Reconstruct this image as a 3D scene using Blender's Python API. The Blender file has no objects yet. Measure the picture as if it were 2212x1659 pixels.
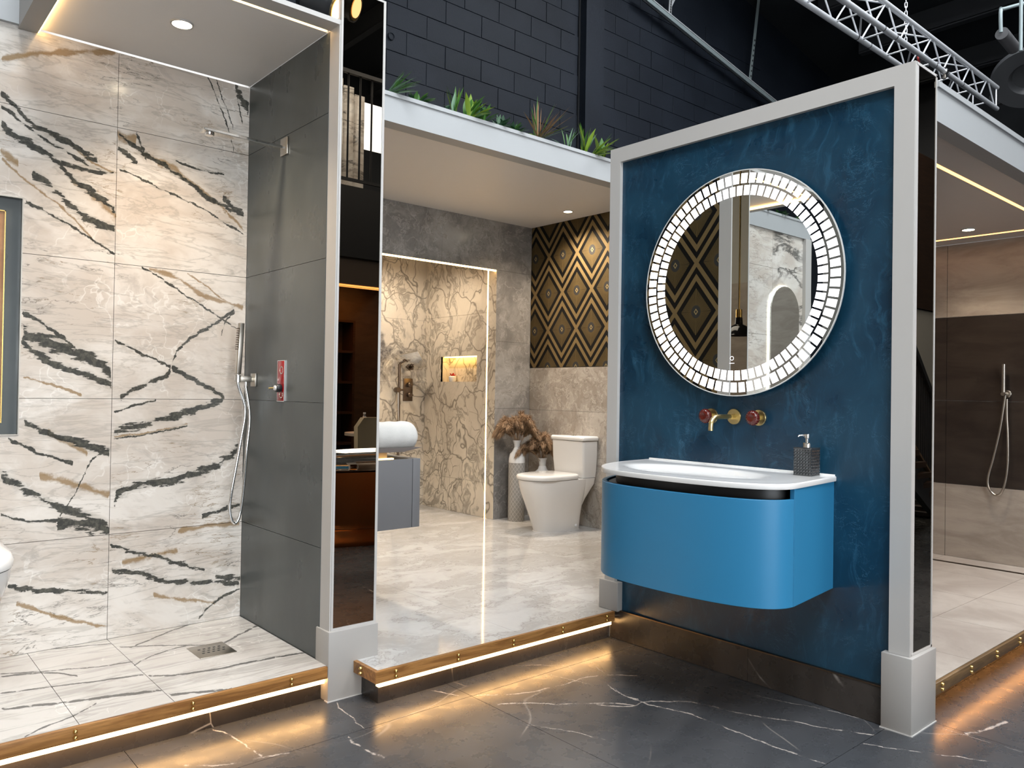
import bpy, bmesh, math, random
import numpy as np
from mathutils import Vector, Matrix
random.seed(7)
sc = bpy.context.scene
COL = sc.collection
# ------------------------------------------------------------------ camera
W_, H_, CX, CY, FPX = 2212, 1659, 1106.0, 829.5, 1698.69
YAW, PIT, ROL = [math.radians(a) for a in (48.98946, 0.59303, 0.88696)]
CAMH = 1.22
fw = Vector((math.cos(YAW)*math.cos(PIT), math.sin(YAW)*math.cos(PIT), math.sin(PIT)))
r0 = Vector((math.sin(YAW), -math.cos(YAW), 0)); u0 = r0.cross(fw)
rt = math.cos(ROL)*r0 + math.sin(ROL)*u0; up = -math.sin(ROL)*r0 + math.cos(ROL)*u0
cam = bpy.data.cameras.new('camera'); cam_o = bpy.data.objects.new('camera', cam); COL.objects.link(cam_o)
cam.sensor_fit = 'HORIZONTAL'; cam.sensor_width = 36; cam.lens = FPX/W_*36; cam.clip_start = 0.02
m = Matrix((rt, up, -fw)).transposed().to_4x4(); m.translation = (0, 0, CAMH); cam_o.matrix_world = m
sc.camera = cam_o
def ray(x, y): return fw + rt*((x-CX)/FPX) - up*((y-CY)/FPX)
def on(x, y, ax, val):
    d = ray(x, y); o = Vector((0, 0, CAMH)); return o + d*((val-o[ax])/d[ax])
# ------------------------------------------------------------------ light, exposure
vs = sc.view_settings; vs.view_transform = 'Standard'; vs.look = 'None'; vs.gamma = 1; vs.use_curve_mapping = False
vs.exposure = 0.0
try:
    sc.cycles.use_denoising = True; sc.cycles.sample_clamp_indirect = 4; sc.cycles.caustics_reflective = False
    sc.cycles.caustics_refractive = False; sc.cycles.max_bounces = 7; sc.cycles.diffuse_bounces = 3; sc.cycles.glossy_bounces = 4; sc.cycles.use_adaptive_sampling = True; sc.cycles.adaptive_threshold = .045; sc.cycles.adaptive_min_samples = 20
except Exception: pass
wd = bpy.data.worlds.new('world'); sc.world = wd; wd.use_nodes = True
wd.node_tree.nodes['Background'].inputs[0].default_value = (0.62, 0.75, 1.0, 1)
wd.node_tree.nodes['Background'].inputs[1].default_value = 0.25
WARM = (1.0, 0.62, 0.30); WARM2 = (1.0, 0.84, 0.67); COOL = (0.96, 0.98, 1.0)
ROOF_L = 22.0
def area(name, loc, size, sizey, power, color, rot):
    l = bpy.data.lights.new(name, 'AREA'); l.shape = 'RECTANGLE'; l.size = size; l.size_y = sizey; l.energy = power; l.color = color
    o = bpy.data.objects.new(name, l); o.location = loc; o.rotation_euler = rot; COL.objects.link(o); return o
def spot(name, loc, target, power, color, angle=60, blend=.5, radius=.04):
    l = bpy.data.lights.new(name, 'SPOT'); l.energy = power; l.color = color; l.spot_size = math.radians(angle); l.spot_blend = blend; l.shadow_soft_size = radius
    o = bpy.data.objects.new(name, l); o.location = loc
    o.rotation_euler = (Vector(target)-Vector(loc)).to_track_quat('-Z', 'Y').to_euler(); COL.objects.link(o); return o
# daylight falling through the roof lights of the hall (panes built below)
area('rooflight_and_fill', (0.4, -0.8, 7.33), 2.4, 5.0, 460, COOL, (0, 0, 0))
area('frontal_fill_daylight', (-1.6, -7.5, 2.4), 6.0, 3.6, 330, COOL, (math.radians(90), 0, 0))  # unseen window light behind the camera, added as frontal fill for the booths
area('rooflight_and_fill', (4.6, -1.8, 7.5), 2.0, 4.0, 310, COOL, (0, 0, 0))
area('rooflight_and_fill', (7.2, 2.2, 7.08), 2.0, 4.0, 300, COOL, (0, 0, 0))  # unseen rooflight added to brighten the truss and nearby fascia
area('rooflight_and_fill', (10.0, -2.0, 6.6), 2.0, 3.0, 260, COOL, (0, 0, 0))  # unseen rooflight added to light the dark staircase side
# downlights in the booth ceilings
spot('downlight_and_fill_lamp', (1.03, 3.20, 2.645), (1.05, 3.2, 0), 95, (1.0, 0.78, 0.55), 112, .9, .05)
spot('downlight_and_fill_lamp', (4.42, 4.44, 2.655), (4.42, 4.44, 0), 165, WARM2, 140, 1.0, .05)
spot('downlight_and_fill_lamp', (2.22, 4.44, 2.655), (2.3, 4.44, 0), 190, WARM2, 140, 1.0, .05)  # lamp added to brighten the booth, kept hidden behind the partition
spot('downlight_and_fill_lamp', (3.45, 5.62, 2.43), (3.6, 5.7, 0), 60, WARM2, 165, .5, .05)  # unseen lamp inside the alcove, no fitting built
spot('downlight_and_fill_lamp', (5.385, 1.85, 2.27), (5.385, 1.85, 0), 46, WARM2, 125, 1.0, .05)
# stage spotlights above the aisle
spot('stage_lamp', (1.6, 2.45, 4.55), (2.9, 3.62, 2.6), 15, (0.95, 0.97, 1.0), 62, .8, .03)
spot('stage_lamp', (0.5, -0.2, 4.3), (3.0, 1.9, 1.5), 110, (0.95, 0.97, 1.0), 40, .8, .05)
# ------------------------------------------------------------------ node helper
class NT:
    def __init__(s, name):
        s.mat = bpy.data.materials.new(name); s.mat.use_nodes = True
        s.t = s.mat.node_tree; s.n = s.t.nodes; s.L = s.t.links
        s.b = s.n['Principled BSDF']
        s.geo = None
    def _in(s, sock, v):
        if v is None: return
        if isinstance(v, bpy.types.NodeSocket): s.L.new(v, sock)
        elif isinstance(v, (tuple, list)):
            v = tuple(v)
            if sock.type == 'RGBA' and len(v) == 3: v = v+(1,)
            sock.default_value = v
        else: sock.default_value = v
    def pos(s):
        if not s.geo: s.geo = s.n.new('ShaderNodeNewGeometry')
        return s.geo.outputs['Position']
    def xyz(s, v):
        n = s.n.new('ShaderNodeSeparateXYZ'); s._in(n.inputs[0], v); return n.outputs
    def comb(s, x=0, y=0, z=0):
        n = s.n.new('ShaderNodeCombineXYZ'); [s._in(n.inputs[i], v) for i, v in enumerate((x, y, z))]; return n.outputs[0]
    def m(s, op, a, b=None, c=None, clamp=False):
        n = s.n.new('ShaderNodeMath'); n.operation = op; n.use_clamp = clamp
        s._in(n.inputs[0], a); s._in(n.inputs[1], b); s._in(n.inputs[2], c); return n.outputs[0]
    def mapping(s, v, rot=(0, 0, 0), scale=(1, 1, 1), loc=(0, 0, 0)):
        n = s.n.new('ShaderNodeMapping'); s._in(n.inputs['Vector'], v); n.inputs['Rotation'].default_value = rot
        n.inputs['Scale'].default_value = scale; s._in(n.inputs['Location'], loc); return n.outputs[0]
    def noise(s, v, scale=5, detail=4, rough=.55, dist=0, color=False):
        n = s.n.new('ShaderNodeTexNoise'); s._in(n.inputs['Vector'], v); n.inputs['Scale'].default_value = scale
        n.inputs['Detail'].default_value = detail; n.inputs['Roughness'].default_value = rough; n.inputs['Distortion'].default_value = dist
        return n.outputs['Color' if color else 'Fac']
    def vor(s, v, scale=5, feature='DISTANCE_TO_EDGE'):
        n = s.n.new('ShaderNodeTexVoronoi'); n.feature = feature; s._in(n.inputs['Vector'], v); n.inputs['Scale'].default_value = scale
        return n.outputs['Distance']
    def mr(s, v, a, b, c=0, d=1, smooth=True):
        n = s.n.new('ShaderNodeMapRange'); n.interpolation_type = 'SMOOTHSTEP' if smooth else 'LINEAR'
        s._in(n.inputs[0], v)
        for i, q in enumerate((a, b, c, d)): s._in(n.inputs[i+1], q)
        return n.outputs[0]
    def mix(s, f, a, b, mode='MIX'):
        n = s.n.new('ShaderNodeMix'); n.data_type = 'RGBA'; n.blend_type = mode
        s._in(n.inputs[0], f); s._in(n.inputs[6], a); s._in(n.inputs[7], b); return n.outputs[2]
    def ridge(s, v, scale, width, detail=4, rough=.55, dist=0):
        return s.mr(s.m('ABSOLUTE', s.m('SUBTRACT', s.noise(v, scale, detail, rough, dist), .5)), 0, width, 1, 0)
    def vadd(s, a, b, k=1.0):
        n = s.n.new('ShaderNodeVectorMath'); n.operation = 'MULTIPLY_ADD'; s._in(n.inputs[0], b); n.inputs[1].default_value = (k, k, k); s._in(n.inputs[2], a); return n.outputs[0]
    def set(s, color=None, rough=None, metal=None, bump=None, bstr=.2, bdist=.005, **kw):
        s._in(s.b.inputs['Base Color'], color); s._in(s.b.inputs['Roughness'], rough); s._in(s.b.inputs['Metallic'], metal)
        if bump is not None:
            n = s.n.new('ShaderNodeBump'); n.inputs['Strength'].default_value = bstr; n.inputs['Distance'].default_value = bdist
            s._in(n.inputs['Height'], bump); s.L.new(n.outputs[0], s.b.inputs['Normal'])
        for k, v in kw.items(): s._in(s.b.inputs[k], v)
        return s.mat
    def vein(s, u, v, pts, w):
        pts = sorted(pts); us = [p[0] for p in pts]; vv = [p[1] for p in pts]
        a, b = us[0], max(us[-1], us[0]+1e-3); lo, hi = min(vv)-.01, max(vv)+.01
        t = s.m('MULTIPLY_ADD', u, 1/(b-a), -a/(b-a))
        fc = s.n.new('ShaderNodeFloatCurve'); s._in(fc.inputs['Value'], t)
        c = fc.mapping.curves[0]
        while len(c.points) < len(pts): c.points.new(.5, .5)
        for i, p in enumerate(pts):
            c.points[i].location = ((p[0]-a)/(b-a), (p[1]-lo)/(hi-lo))
        for i in range(len(pts)): c.points[i].handle_type = 'AUTO'
        fc.mapping.update()
        y = s.m('MULTIPLY_ADD', fc.outputs[0], hi-lo, lo)
        d = s.m('ABSOLUTE', s.m('SUBTRACT', y, v))
        e = s.m('COMPARE', t, .5, .5)
        tp = s.m('MULTIPLY', s.m('MULTIPLY', t, s.m('SUBTRACT', 1.0, t)), 70.0, clamp=True)
        q = s.m('MULTIPLY_ADD', d, -1.0/w, tp)
        return s.m('MULTIPLY', q, e, clamp=True)
MATS = {}
def simple(name, color, rough=.5, metal=0, **kw):
    if name in MATS: return MATS[name]
    n = NT(name)
    nz = n.noise(n.pos(), 14, 3)
    col = n.mix(n.m('MULTIPLY', nz, .12), color, tuple(c*.8 for c in color))
    MATS[name] = n.set(col, rough, metal, **kw); return MATS[name]
def emit(name, color, strength):
    n = NT(name); n.set((0, 0, 0), .5); n._in(n.b.inputs['Emission Color'], color); n.b.inputs['Emission Strength'].default_value = strength
    MATS[name] = n.mat; return n.mat
# ------------------------------------------------------------------ geometry helpers
def link(o, parent=None):
    COL.objects.link(o)
    if parent is not None:
        o.parent = parent; o.matrix_parent_inverse = WORLD[parent.name].inverted()
    WORLD[o.name] = o.matrix_basis.copy()
    return o
WORLD = {}
def meshobj(name, verts, faces, mat, parent=None, smooth=False, auto=None):
    me = bpy.data.meshes.new(name); me.from_pydata([tuple(v) for v in verts], [], faces); me.update()
    bm = bmesh.new(); bm.from_mesh(me); bmesh.ops.recalc_face_normals(bm, faces=bm.faces); bm.to_mesh(me); bm.free()
    if mat is not None: me.materials.append(mat)
    if smooth:
        me.polygons.foreach_set('use_smooth', [True]*len(me.polygons))
        if auto:
            me.set_sharp_from_angle(angle=math.radians(auto))
    return link(bpy.data.objects.new(name, me), parent)
BF = [(0, 3, 2, 1), (4, 5, 6, 7), (0, 1, 5, 4), (1, 2, 6, 5), (2, 3, 7, 6), (3, 0, 4, 7)]
def bv(x0, x1, y0, y1, z0, z1):
    return [(x0, y0, z0), (x1, y0, z0), (x1, y1, z0), (x0, y1, z0), (x0, y0, z1), (x1, y0, z1), (x1, y1, z1), (x0, y1, z1)]
def box(name, x0, x1, y0, y1, z0, z1, mat, parent=None, bev=0.0):
    if bev <= 0: return meshobj(name, bv(x0, x1, y0, y1, z0, z1), BF, mat, parent)
    me = bpy.data.meshes.new(name); me.from_pydata(bv(x0, x1, y0, y1, z0, z1), [], BF)
    bm = bmesh.new(); bm.from_mesh(me); bmesh.ops.bevel(bm, geom=list(bm.edges), offset=bev, segments=2, affect='EDGES', profile=.5)
    bmesh.ops.recalc_face_normals(bm, faces=bm.faces); bm.to_mesh(me); bm.free()
    me.materials.append(mat); me.polygons.foreach_set('use_smooth', [True]*len(me.polygons)); me.set_sharp_from_angle(angle=math.radians(50))
    return link(bpy.data.objects.new(name, me), parent)
def boxes(name, L, mat, parent=None):
    V, F = [], []
    for b in L:
        k = len(V); V += bv(*b); F += [tuple(i+k for i in f) for f in BF]
    return meshobj(name, V, F, mat, parent)
def frame_of(d):
    d = Vector(d).normalized(); a = Vector((0, 0, 1)) if abs(d.z) < .9 else Vector((1, 0, 0))
    x = d.cross(a).normalized(); return x, d.cross(x).normalized(), d
def cyl(name, p0, p1, r, mat, parent=None, n=16, r2=None, smooth=True):
    p0, p1 = Vector(p0), Vector(p1); x, y, d = frame_of(p1-p0); r2 = r if r2 is None else r2
    V = [p0+(x*math.cos(2*math.pi*i/n)+y*math.sin(2*math.pi*i/n))*r for i in range(n)] + [p1+(x*math.cos(2*math.pi*i/n)+y*math.sin(2*math.pi*i/n))*r2 for i in range(n)]
    F = [(i, (i+1) % n, n+(i+1) % n, n+i) for i in range(n)]+[tuple(range(n)), tuple(range(n, 2*n))]
    return meshobj(name, V, F, mat, parent, smooth, 40)
def catmull(P, k=8):
    P = [Vector(p) for p in P]; out = []
    for i in range(len(P)-1):
        a = P[max(i-1, 0)]; b = P[i]; c = P[i+1]; d = P[min(i+2, len(P)-1)]
        for j in range(k):
            t = j/k; out.append(.5*((2*b)+(c-a)*t+(2*a-5*b+4*c-d)*t*t+(3*b-a-3*c+d)*t**3))
    return out+[P[-1]]
def tube_vf(path, r, n=10):
    V, F = [], []; path = [Vector(p) for p in path]; x = None
    for i, p in enumerate(path):
        d = (path[min(i+1, len(path)-1)]-path[max(i-1, 0)]).normalized()
        if x is None: x = frame_of(d)[0]
        x = (x-d*x.dot(d)).normalized(); y = d.cross(x)
        rr = r(i/(len(path)-1)) if callable(r) else r
        V += [p+(x*math.cos(2*math.pi*j/n)+y*math.sin(2*math.pi*j/n))*rr for j in range(n)]
    for i in range(len(path)-1):
        for j in range(n): F.append((i*n+j, i*n+(j+1) % n, (i+1)*n+(j+1) % n, (i+1)*n+j))
    F += [tuple(range(n)), tuple(range(len(V)-n, len(V)))]
    return V, F
def tube(name, path, r, mat, parent=None, n=10, smooth_path=True, k=8):
    V, F = tube_vf(catmull(path, k) if smooth_path else path, r, n); return meshobj(name, V, F, mat, parent, True, 45)
def lathe(name, prof, c, mat, parent=None, n=32, axis='Z', rf=None):
    V, F = [], []; c = Vector(c); rings = []
    for (r, h) in prof:
        ids = []
        for j in range(1 if r < 1e-7 else n):
            a = 2*math.pi*j/n; rr = r*(rf(a, h) if rf else 1)
            q = {'Z': Vector((rr*math.cos(a), rr*math.sin(a), h)), 'X': Vector((-h, rr*math.cos(a), rr*math.sin(a))), 'Y': Vector((rr*math.cos(a), -h, rr*math.sin(a)))}[axis]
            ids.append(len(V)); V.append(c+q)
        rings.append(ids)
    for A, B in zip(rings[:-1], rings[1:]):
        for j in range(n):
            k = (j+1) % n
            if len(A) == 1 and len(B) == 1: break
            if len(A) == 1: F.append((A[0], B[k], B[j]))
            elif len(B) == 1: F.append((A[j], A[k], B[0]))
            else: F.append((A[j], A[k], B[k], B[j]))
    closed = abs(prof[0][0]-prof[-1][0]) < 1e-9 and abs(prof[0][1]-prof[-1][1]) < 1e-9
    for R in (rings[0], rings[-1]):
        if len(R) > 1 and not closed: F.append(tuple(R))
    return meshobj(name, V, F, mat, parent, True, 40)
def prism(name, outline, z0, z1, mat, parent=None, smooth=False, auto=30, bev=0):
    n = len(outline); V = [(p[0], p[1], z0) for p in outline]+[(p[0], p[1], z1) for p in outline]
    F = [(i, (i+1) % n, n+(i+1) % n, n+i) for i in range(n)]+[tuple(range(n)), tuple(range(n, 2*n))]
    o = meshobj(name, V, F, mat, parent, smooth, auto)
    if bev:
        mod = o.modifiers.new('bevel', 'BEVEL'); mod.width = bev; mod.segments = 3; mod.limit_method = 'ANGLE'; mod.angle_limit = math.radians(50)
    return o
def loft(name, secs, mat, parent, n=44, auto=60):
    V, F = [], []
    for z, pts in secs: V += [(p[0], p[1], z) for p in pts]
    m_ = len(secs[0][1])
    for i in range(len(secs)-1):
        for j in range(m_): F.append((i*m_+j, i*m_+(j+1) % m_, (i+1)*m_+(j+1) % m_, (i+1)*m_+j))
    F += [tuple(range(m_)), tuple(range(len(V)-m_, len(V)))]
    return meshobj(name, V, F, mat, parent, True, auto)
def thing(name, label, cat, loc=(0, 0, 0), group=None):
    o = bpy.data.objects.new(name, None); o.location = loc; o.empty_display_size = .05; link(o)
    WORLD[o.name] = Matrix.Translation(loc)
    return tag(o, label, cat, group)
def tag(o, label, cat, group=None):
    o['label'] = label; o['category'] = cat
    if group: o['group'] = group
    return o
def st(o, label=None, kind='structure'):
    o['kind'] = kind
    if label: o['label'] = label
    return o
# ------------------------------------------------------------------ materials
WHITE = simple('painted_trim', (0.49, 0.475, 0.455), .42)
BASEP = simple('painted_base_block', (0.36, 0.345, 0.325), .45)
CEILM = simple('ceiling_paint', (0.82, 0.79, 0.76), .45)
FASC = simple('fascia_paint', (0.385, 0.40, 0.41), .45)
STRETCH = simple('stretch_ceiling', (0.74, 0.72, 0.71), .2)
BLACK = simple('black_metal', (0.012, 0.013, 0.015), .4)
DARKROOF = simple('dark_roof_paint', (0.0075, 0.0095, 0.0125), .7)
DARKPUR = simple('dark_purlin_paint', (0.028, 0.030, 0.034), .6)
CHROME = simple('chrome', (0.78, 0.77, 0.75), .07, 1)
NICKEL = simple('brushed_nickel', (0.50, 0.46, 0.40), .28, 1)
BRONZE = simple('dark_bronze', (0.16, 0.12, 0.09), .35, 1)
BRASS = simple('brass', (0.72, 0.50, 0.18), .25, 1)
BRASSB = simple('brushed_brass', (0.74, 0.60, 0.30), .30, 1)
ALU = simple('aluminium_tube', (0.62, 0.64, 0.67), .4, .45)
GALV = simple('galvanised_strut', (0.30, 0.36, 0.37), .45, .4)
CERAMIC = simple('white_ceramic', (0.72, 0.71, 0.69), .07, 0)
CERAM2 = simple('bright_ceramic', (0.80, 0.80, 0.79), .10, 0)
GREYV = simple('grey_matt_lacquer', (0.14, 0.14, 0.145), .5)
GREYD = simple('grey_shelf_lacquer', (0.13, 0.11, 0.10), .4)
BLUEV = simple('blue_satin_lacquer', (0.025, 0.20, 0.39), .42)
BLACKG = simple('black_recess', (0.006, 0.006, 0.007), .35)
REDG = simple('red_glass', (0.28, 0.002, 0.006), .06)
COPPER = simple('aged_copper', (0.42, 0.15, 0.05), .32, 1)
GREEN1 = simple('leaf_green', (0.055, 0.16, 0.025), .45)
GREEN2 = simple('leaf_dark_green', (0.015, 0.065, 0.025), .5)
GREEN3 = simple('leaf_pale_green', (0.18, 0.30, 0.20), .4)
GREEN4 = simple('leaf_lime', (0.20, 0.32, 0.03), .45)
GRASSB = simple('grass_brown', (0.22, 0.12, 0.05), .6)
GROUT = simple('pale_grout', (0.45, 0.43, 0.40), .8)
GROUTD = simple('dark_grout', (0.05, 0.05, 0.05), .8)
LEDW = emit('led_warm', (1.0, 0.60, 0.22), 16)
LEDS = emit('led_step', (1.0, 0.56, 0.21), 14)
LEDR = emit('led_step_hidden', (1.0, 0.42, 0.12), 26)
LEDN = emit('led_niche', (1.0, 0.60, 0.16), 14)
LEDO = emit('led_orange', (1.0, 0.42, 0.12), 5)
LENS = emit('downlight_lens', (1.0, 0.86, 0.60), 30)
MLED = emit('mirror_light', (1.0, 0.96, 1.0), 2.6)
SPOTL = emit('stage_lens', (1.0, 0.55, 0.28), 5)
DAYW = emit('daylight_pane', (0.85, 0.93, 1.0), 6.0)
HALO = emit('halo_light', (1.0, 0.95, 0.75), 6)

def tinted_mirror(name, color, rough=.0):
    n = NT(name); return n.set(color, rough, 1)
BMIRROR = tinted_mirror('bronze_mirror_glass', (0.36, 0.30, 0.23))
SMIRROR = tinted_mirror('silver_mirror_glass', (0.72, 0.74, 0.73))

# --- white marble with bold dark veins, traced on the plane of the shower wall
S1 = 1/2.962
def px(pts, oy, plane, val, sc_=S1, ox=0):
    return [on(ox+p[0]*sc_, oy+p[1]*sc_, plane, val) for p in pts]
DARKV = [  # (crop origin y, width, points)
 (0, .011, [(0,590),(80,660),(180,770),(350,870),(450,920),(560,1000),(640,1030)]),
 (0, .006, [(0,670),(150,790),(280,890),(430,975),(600,1070),(740,1095)]),
 (0, .013, [(0,780),(80,850),(200,930),(380,1050),(450,1140),(600,1240),(740,1350)]),
 (0, .010, [(380,1030),(500,1072),(740,1100)]),
 (0, .015, [(200,1110),(350,1220),(480,1340),(600,1420),(740,1475)]),
 (0, .005, [(150,1290),(350,1390),(500,1480),(740,1620)]),
 (0, .006, [(1325,485),(1430,740),(1500,980)]),
 (0, .005, [(1380,500),(1450,700),(1490,830)]),
 (0, .022, [(1500,540),(1530,610),(1590,690)]),
 (0, .012, [(1515,560),(1530,690),(1550,790)]),
 (0, .010, [(757,850),(900,960),(1050,1060),(1200,1160),(1330,1260),(1560,1380)]),
 (0, .010, [(750,950),(880,1040)]),
 (0, .012, [(870,850),(900,920),(937,1010)]),
 (0, .004, [(757,1080),(900,1140),(1050,1220),(1230,1300),(1400,1400),(1565,1510)]),
 (0, .004, [(1120,1030),(1300,1090),(1440,1120)]),
 (0, .014, [(1420,1270),(1480,1320),(1560,1380)]),
 (560, .004, [(900,45),(1040,130),(1250,270),(1400,370),(1565,465)]),
 (560, .008, [(1095,690),(1120,610),(1180,540),(1310,450),(1430,370),(1500,310)]),
 (560, .010, [(760,885),(850,840),(950,790),(1070,730),(1095,690)]),
 (560, .005, [(730,520),(900,600),(1095,690)]),
 (560, .011, [(1095,690),(1250,780),(1440,885)]),
 (560, .005, [(1408,495),(1440,400),(1500,330)]),
 (560, .026, [(140,470),(300,530),(450,585),(560,620),(720,740)]),
 (560, .010, [(140,345),(250,400),(380,490),(520,600),(720,720)]),
 (560, .015, [(140,530),(270,630),(400,690),(560,740),(720,810)]),
 (560, .013, [(140,1040),(300,1110),(450,1160),(710,1245)]),
 (560, .006, [(40,1140),(200,1220),(470,1310)]),
 (560, .016, [(0,1390),(200,1490),(330,1560),(500,1630),(700,1700)]),
 (560, .005, [(380,1650),(540,1380),(560,1320),(690,1230)]),
 (560, .014, [(722,1100),(900,1060),(1100,1010),(1300,950),(1430,900)]),
 (560, .005, [(722,970),(850,940),(1000,900)]),
 (560, .004, [(722,1150),(1000,1110),(1200,1060)]),
 (560, .017, [(722,1545),(800,1480),(950,1430),(1080,1420),(1250,1370),(1400,1310),(1530,1210)]),
 (560, .008, [(1290,1650),(1400,1610),(1540,1570)]),
 (1100, .008, [(705,225),(850,270),(1000,300),(1200,360),(1320,390)]),
 (1100, .010, [(705,385),(880,410),(1030,450),(1200,465),(1400,465),(1535,480)]),
 (1100, .012, [(1380,420),(1460,440),(1535,435)]),
 (1100, .005, [(1270,710),(1370,600),(1535,510)]),
 (1100, .008, [(50,490),(250,520),(450,525),(690,540)]),
 (1100, .024, [(360,95),(500,85),(600,95),(700,125)]),
 (1100, .006, [(0,30),(150,70),(370,75)]),
]
GOLDV = [
 (0, .010, [(0,375),(300,340),(750,335)]),
 (0, .014, [(0,960),(60,1000),(120,1045)]),
 (0, .006, [(0,1000),(150,1140),(400,1340),(600,1540)]),
 (0, .014, [(440,1150),(520,1200),(640,1290),(740,1390)]),
 (0, .018, [(757,860),(820,880),(870,890)]),
 (0, .008, [(900,975),(1080,1060),(1240,1180),(1400,1310),(1565,1480)]),
 (0, .012, [(1000,1040),(1080,1060),(1180,1150)]),
 (0, .004, [(450,920),(600,1040),(740,1095)]),
 (560, .008, [(950,60),(1150,130),(1300,230),(1440,275),(1560,310)]),
 (560, .004, [(1190,85),(1330,180),(1460,280)]),
 (560, .010, [(300,1110),(450,1180),(560,1240)]),
 (560, .004, [(140,760),(330,800),(520,870)]),
 (560, .005, [(722,1135),(1000,1100),(1200,1045)]),
 (560, .012, [(250,1380),(450,1430),(700,1510)]),
 (1100, .012, [(780,340),(950,300),(1140,260)]),
 (1100, .010, [(1140,150),(1250,120),(1400,95),(1540,90)]),
 (1100, .007, [(980,550),(1150,570),(1380,600)]),
 (1100, .006, [(100,600),(350,680),(690,750)]),
]
def marble_base(n, co, tint=(0.56, 0.50, 0.44), light=(0.70, 0.66, 0.61), grey=(0.42, 0.385, 0.35)):
    cl = n.noise(n.mapping(co, rot=(0, .5, 0), scale=(1, 1, 1.8)), 2.6, 5, .6, .6)
    base = n.mix(n.mr(cl, .38, .62), light, tint)
    cl2 = n.noise(n.mapping(co, scale=(1, 1, 2.2), loc=(3.1, 0, 1.7)), 5, 6, .65, 1.2)
    base = n.mix(n.m('MULTIPLY', n.mr(cl2, .52, .72), .65), base, grey)
    cr = n.mr(n.vor(n.vadd(co, n.noise(co, 6, 3, color=True), .25), 9), 0, .035, 1, 0)
    cr = n.m('MULTIPLY', cr, n.mr(n.noise(co, 3, 2), .5, .62))
    return n.mix(n.m('MULTIPLY', cr, .55), base, (0.83, 0.81, 0.77))
def bold_marble(name, planeY):
    n = NT(name); co = n.pos()
    wob = n.noise(co, 16, 6, .7, color=True); wob2 = n.noise(co, 60, 3, .6)
    base = marble_base(n, co)
    # faint background streaks running with the veins
    sv = n.mapping(co, rot=(0, math.radians(-33), 0), scale=(1.0, 1, 5.0))
    stz = n.xyz(co)[2]
    up_f = n.mr(stz, .9, 1.5)
    s1 = n.ridge(sv, 2.2, .028, 6, .6, .5)
    sh = n.mapping(co, rot=(0, math.radians(-8), 0), scale=(1.0, 1, 6.0))
    s2 = n.ridge(sh, 2.0, .03, 6, .6, .6)
    stv = n.m('ADD', n.m('MULTIPLY', s1, up_f), n.m('MULTIPLY', s2, n.m('SUBTRACT', 1.0, up_f)))
    base = n.mix(n.m('MULTIPLY', stv, .34), base, (0.25, 0.23, 0.20))
    f1 = n.m('MULTIPLY', n.ridge(n.mapping(sv, loc=(7, 0, 3)), 3.1, .012, 7, .62, .5), up_f)
    f2 = n.m('MULTIPLY', n.ridge(n.mapping(sh, loc=(2, 0, 8)), 3.0, .014, 7, .62, .6), n.m('SUBTRACT', 1.0, up_f))
    fm = n.m('MULTIPLY', n.m('ADD', f1, f2), n.mr(n.noise(n.mapping(co, loc=(4, 0, 9)), 3.2, 4, .6), .48, .62))
    base = n.mix(n.m('MULTIPLY', fm, .75), base, n.mix(n.mr(n.noise(co, 4, 2), .45, .55), (0.06, 0.06, 0.05), (0.22, 0.15, 0.07)))
    o = n.xyz(n.vadd(n.vadd(co, wob, .035), n.noise(co, 5, 2, color=True), .012))
    u = n.m('SUBTRACT', o[0], .0235); v = n.m('SUBTRACT', o[2], .0235)
    def layer(L, ws):
        out = None
        for oy, w, pts in L:
            P = px(pts, oy, 1, planeY)
            k = n.vein(u, v, [(p.x, p.z) for p in P], w*ws)
            out = k if out is None else n.m('MAXIMUM', out, k)
        return out
    g = layer(GOLDV, 2.2); d = layer(DARKV, 2.5)
    brk = n.noise(co, 9, 4, .65)
    g = n.m('MULTIPLY', n.mr(n.m('ADD', g, n.mr(brk, .3, .7, -.65, .40, False)), .12, .75), n.mr(g, .01, .15))
    halo = n.mr(d, .2, .7)
    base = n.mix(n.m('MULTIPLY', g, .8), base, (0.24, 0.145, 0.05))
    base = n.mix(n.m('MULTIPLY', halo, .25), base, (0.30, 0.29, 0.25))
    fil_u = n.noise(n.mapping(co, rot=(0, math.radians(-38), 0), scale=(1, 1, 5.0)), 9, 4, .6, .3)
    fil_l = n.noise(n.mapping(co, rot=(0, math.radians(-6), 0), scale=(1, 1, 5.0)), 9, 4, .6, .3)
    fil = n.m('ADD', n.m('MULTIPLY', fil_u, up_f), n.m('MULTIPLY', fil_l, n.m('SUBTRACT', 1.0, up_f)))
    dk = n.m('ADD', d, n.mr(fil, .28, .72, -.62, .50, False))
    dk = n.m('MULTIPLY', n.mr(dk, .50, .64), n.mr(d, .02, .12))
    base = n.mix(n.m('MULTIPLY', dk, .93), base, n.mix(n.mr(wob2, .4, .7), (0.022, 0.026, 0.024), (0.075, 0.075, 0.062)))
    return n.set(base, .16)
MARBLE_L = bold_marble('bold_veined_marble', 3.66)
TRAYV = [(.010,[(0,1280),(400,1240),(700,1200),(1040,1160)]),(.005,[(0,1055),(400,1030),(700,1000),(860,975)]),(.006,[(830,890),(1050,800),(1260,720)]),
 (.006,[(760,885),(1000,875),(1400,870)]),(.005,[(860,1000),(1000,930),(1200,872)]),(.008,[(1430,860),(1550,795),(1650,745)]),(.008,[(940,1070),(1350,1030),(1700,960),(1970,915)]),
 (.010,[(1085,1190),(1300,1170),(1500,1150)]),(.004,[(150,1465),(300,1390),(480,1320),(620,1240)]),(.006,[(0,1180),(400,1130),(920,1060)]),(.008,[(0,1075),(250,1050),(500,1070)]),(.005,[(0,930),(400,890),(720,860)])]
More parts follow.
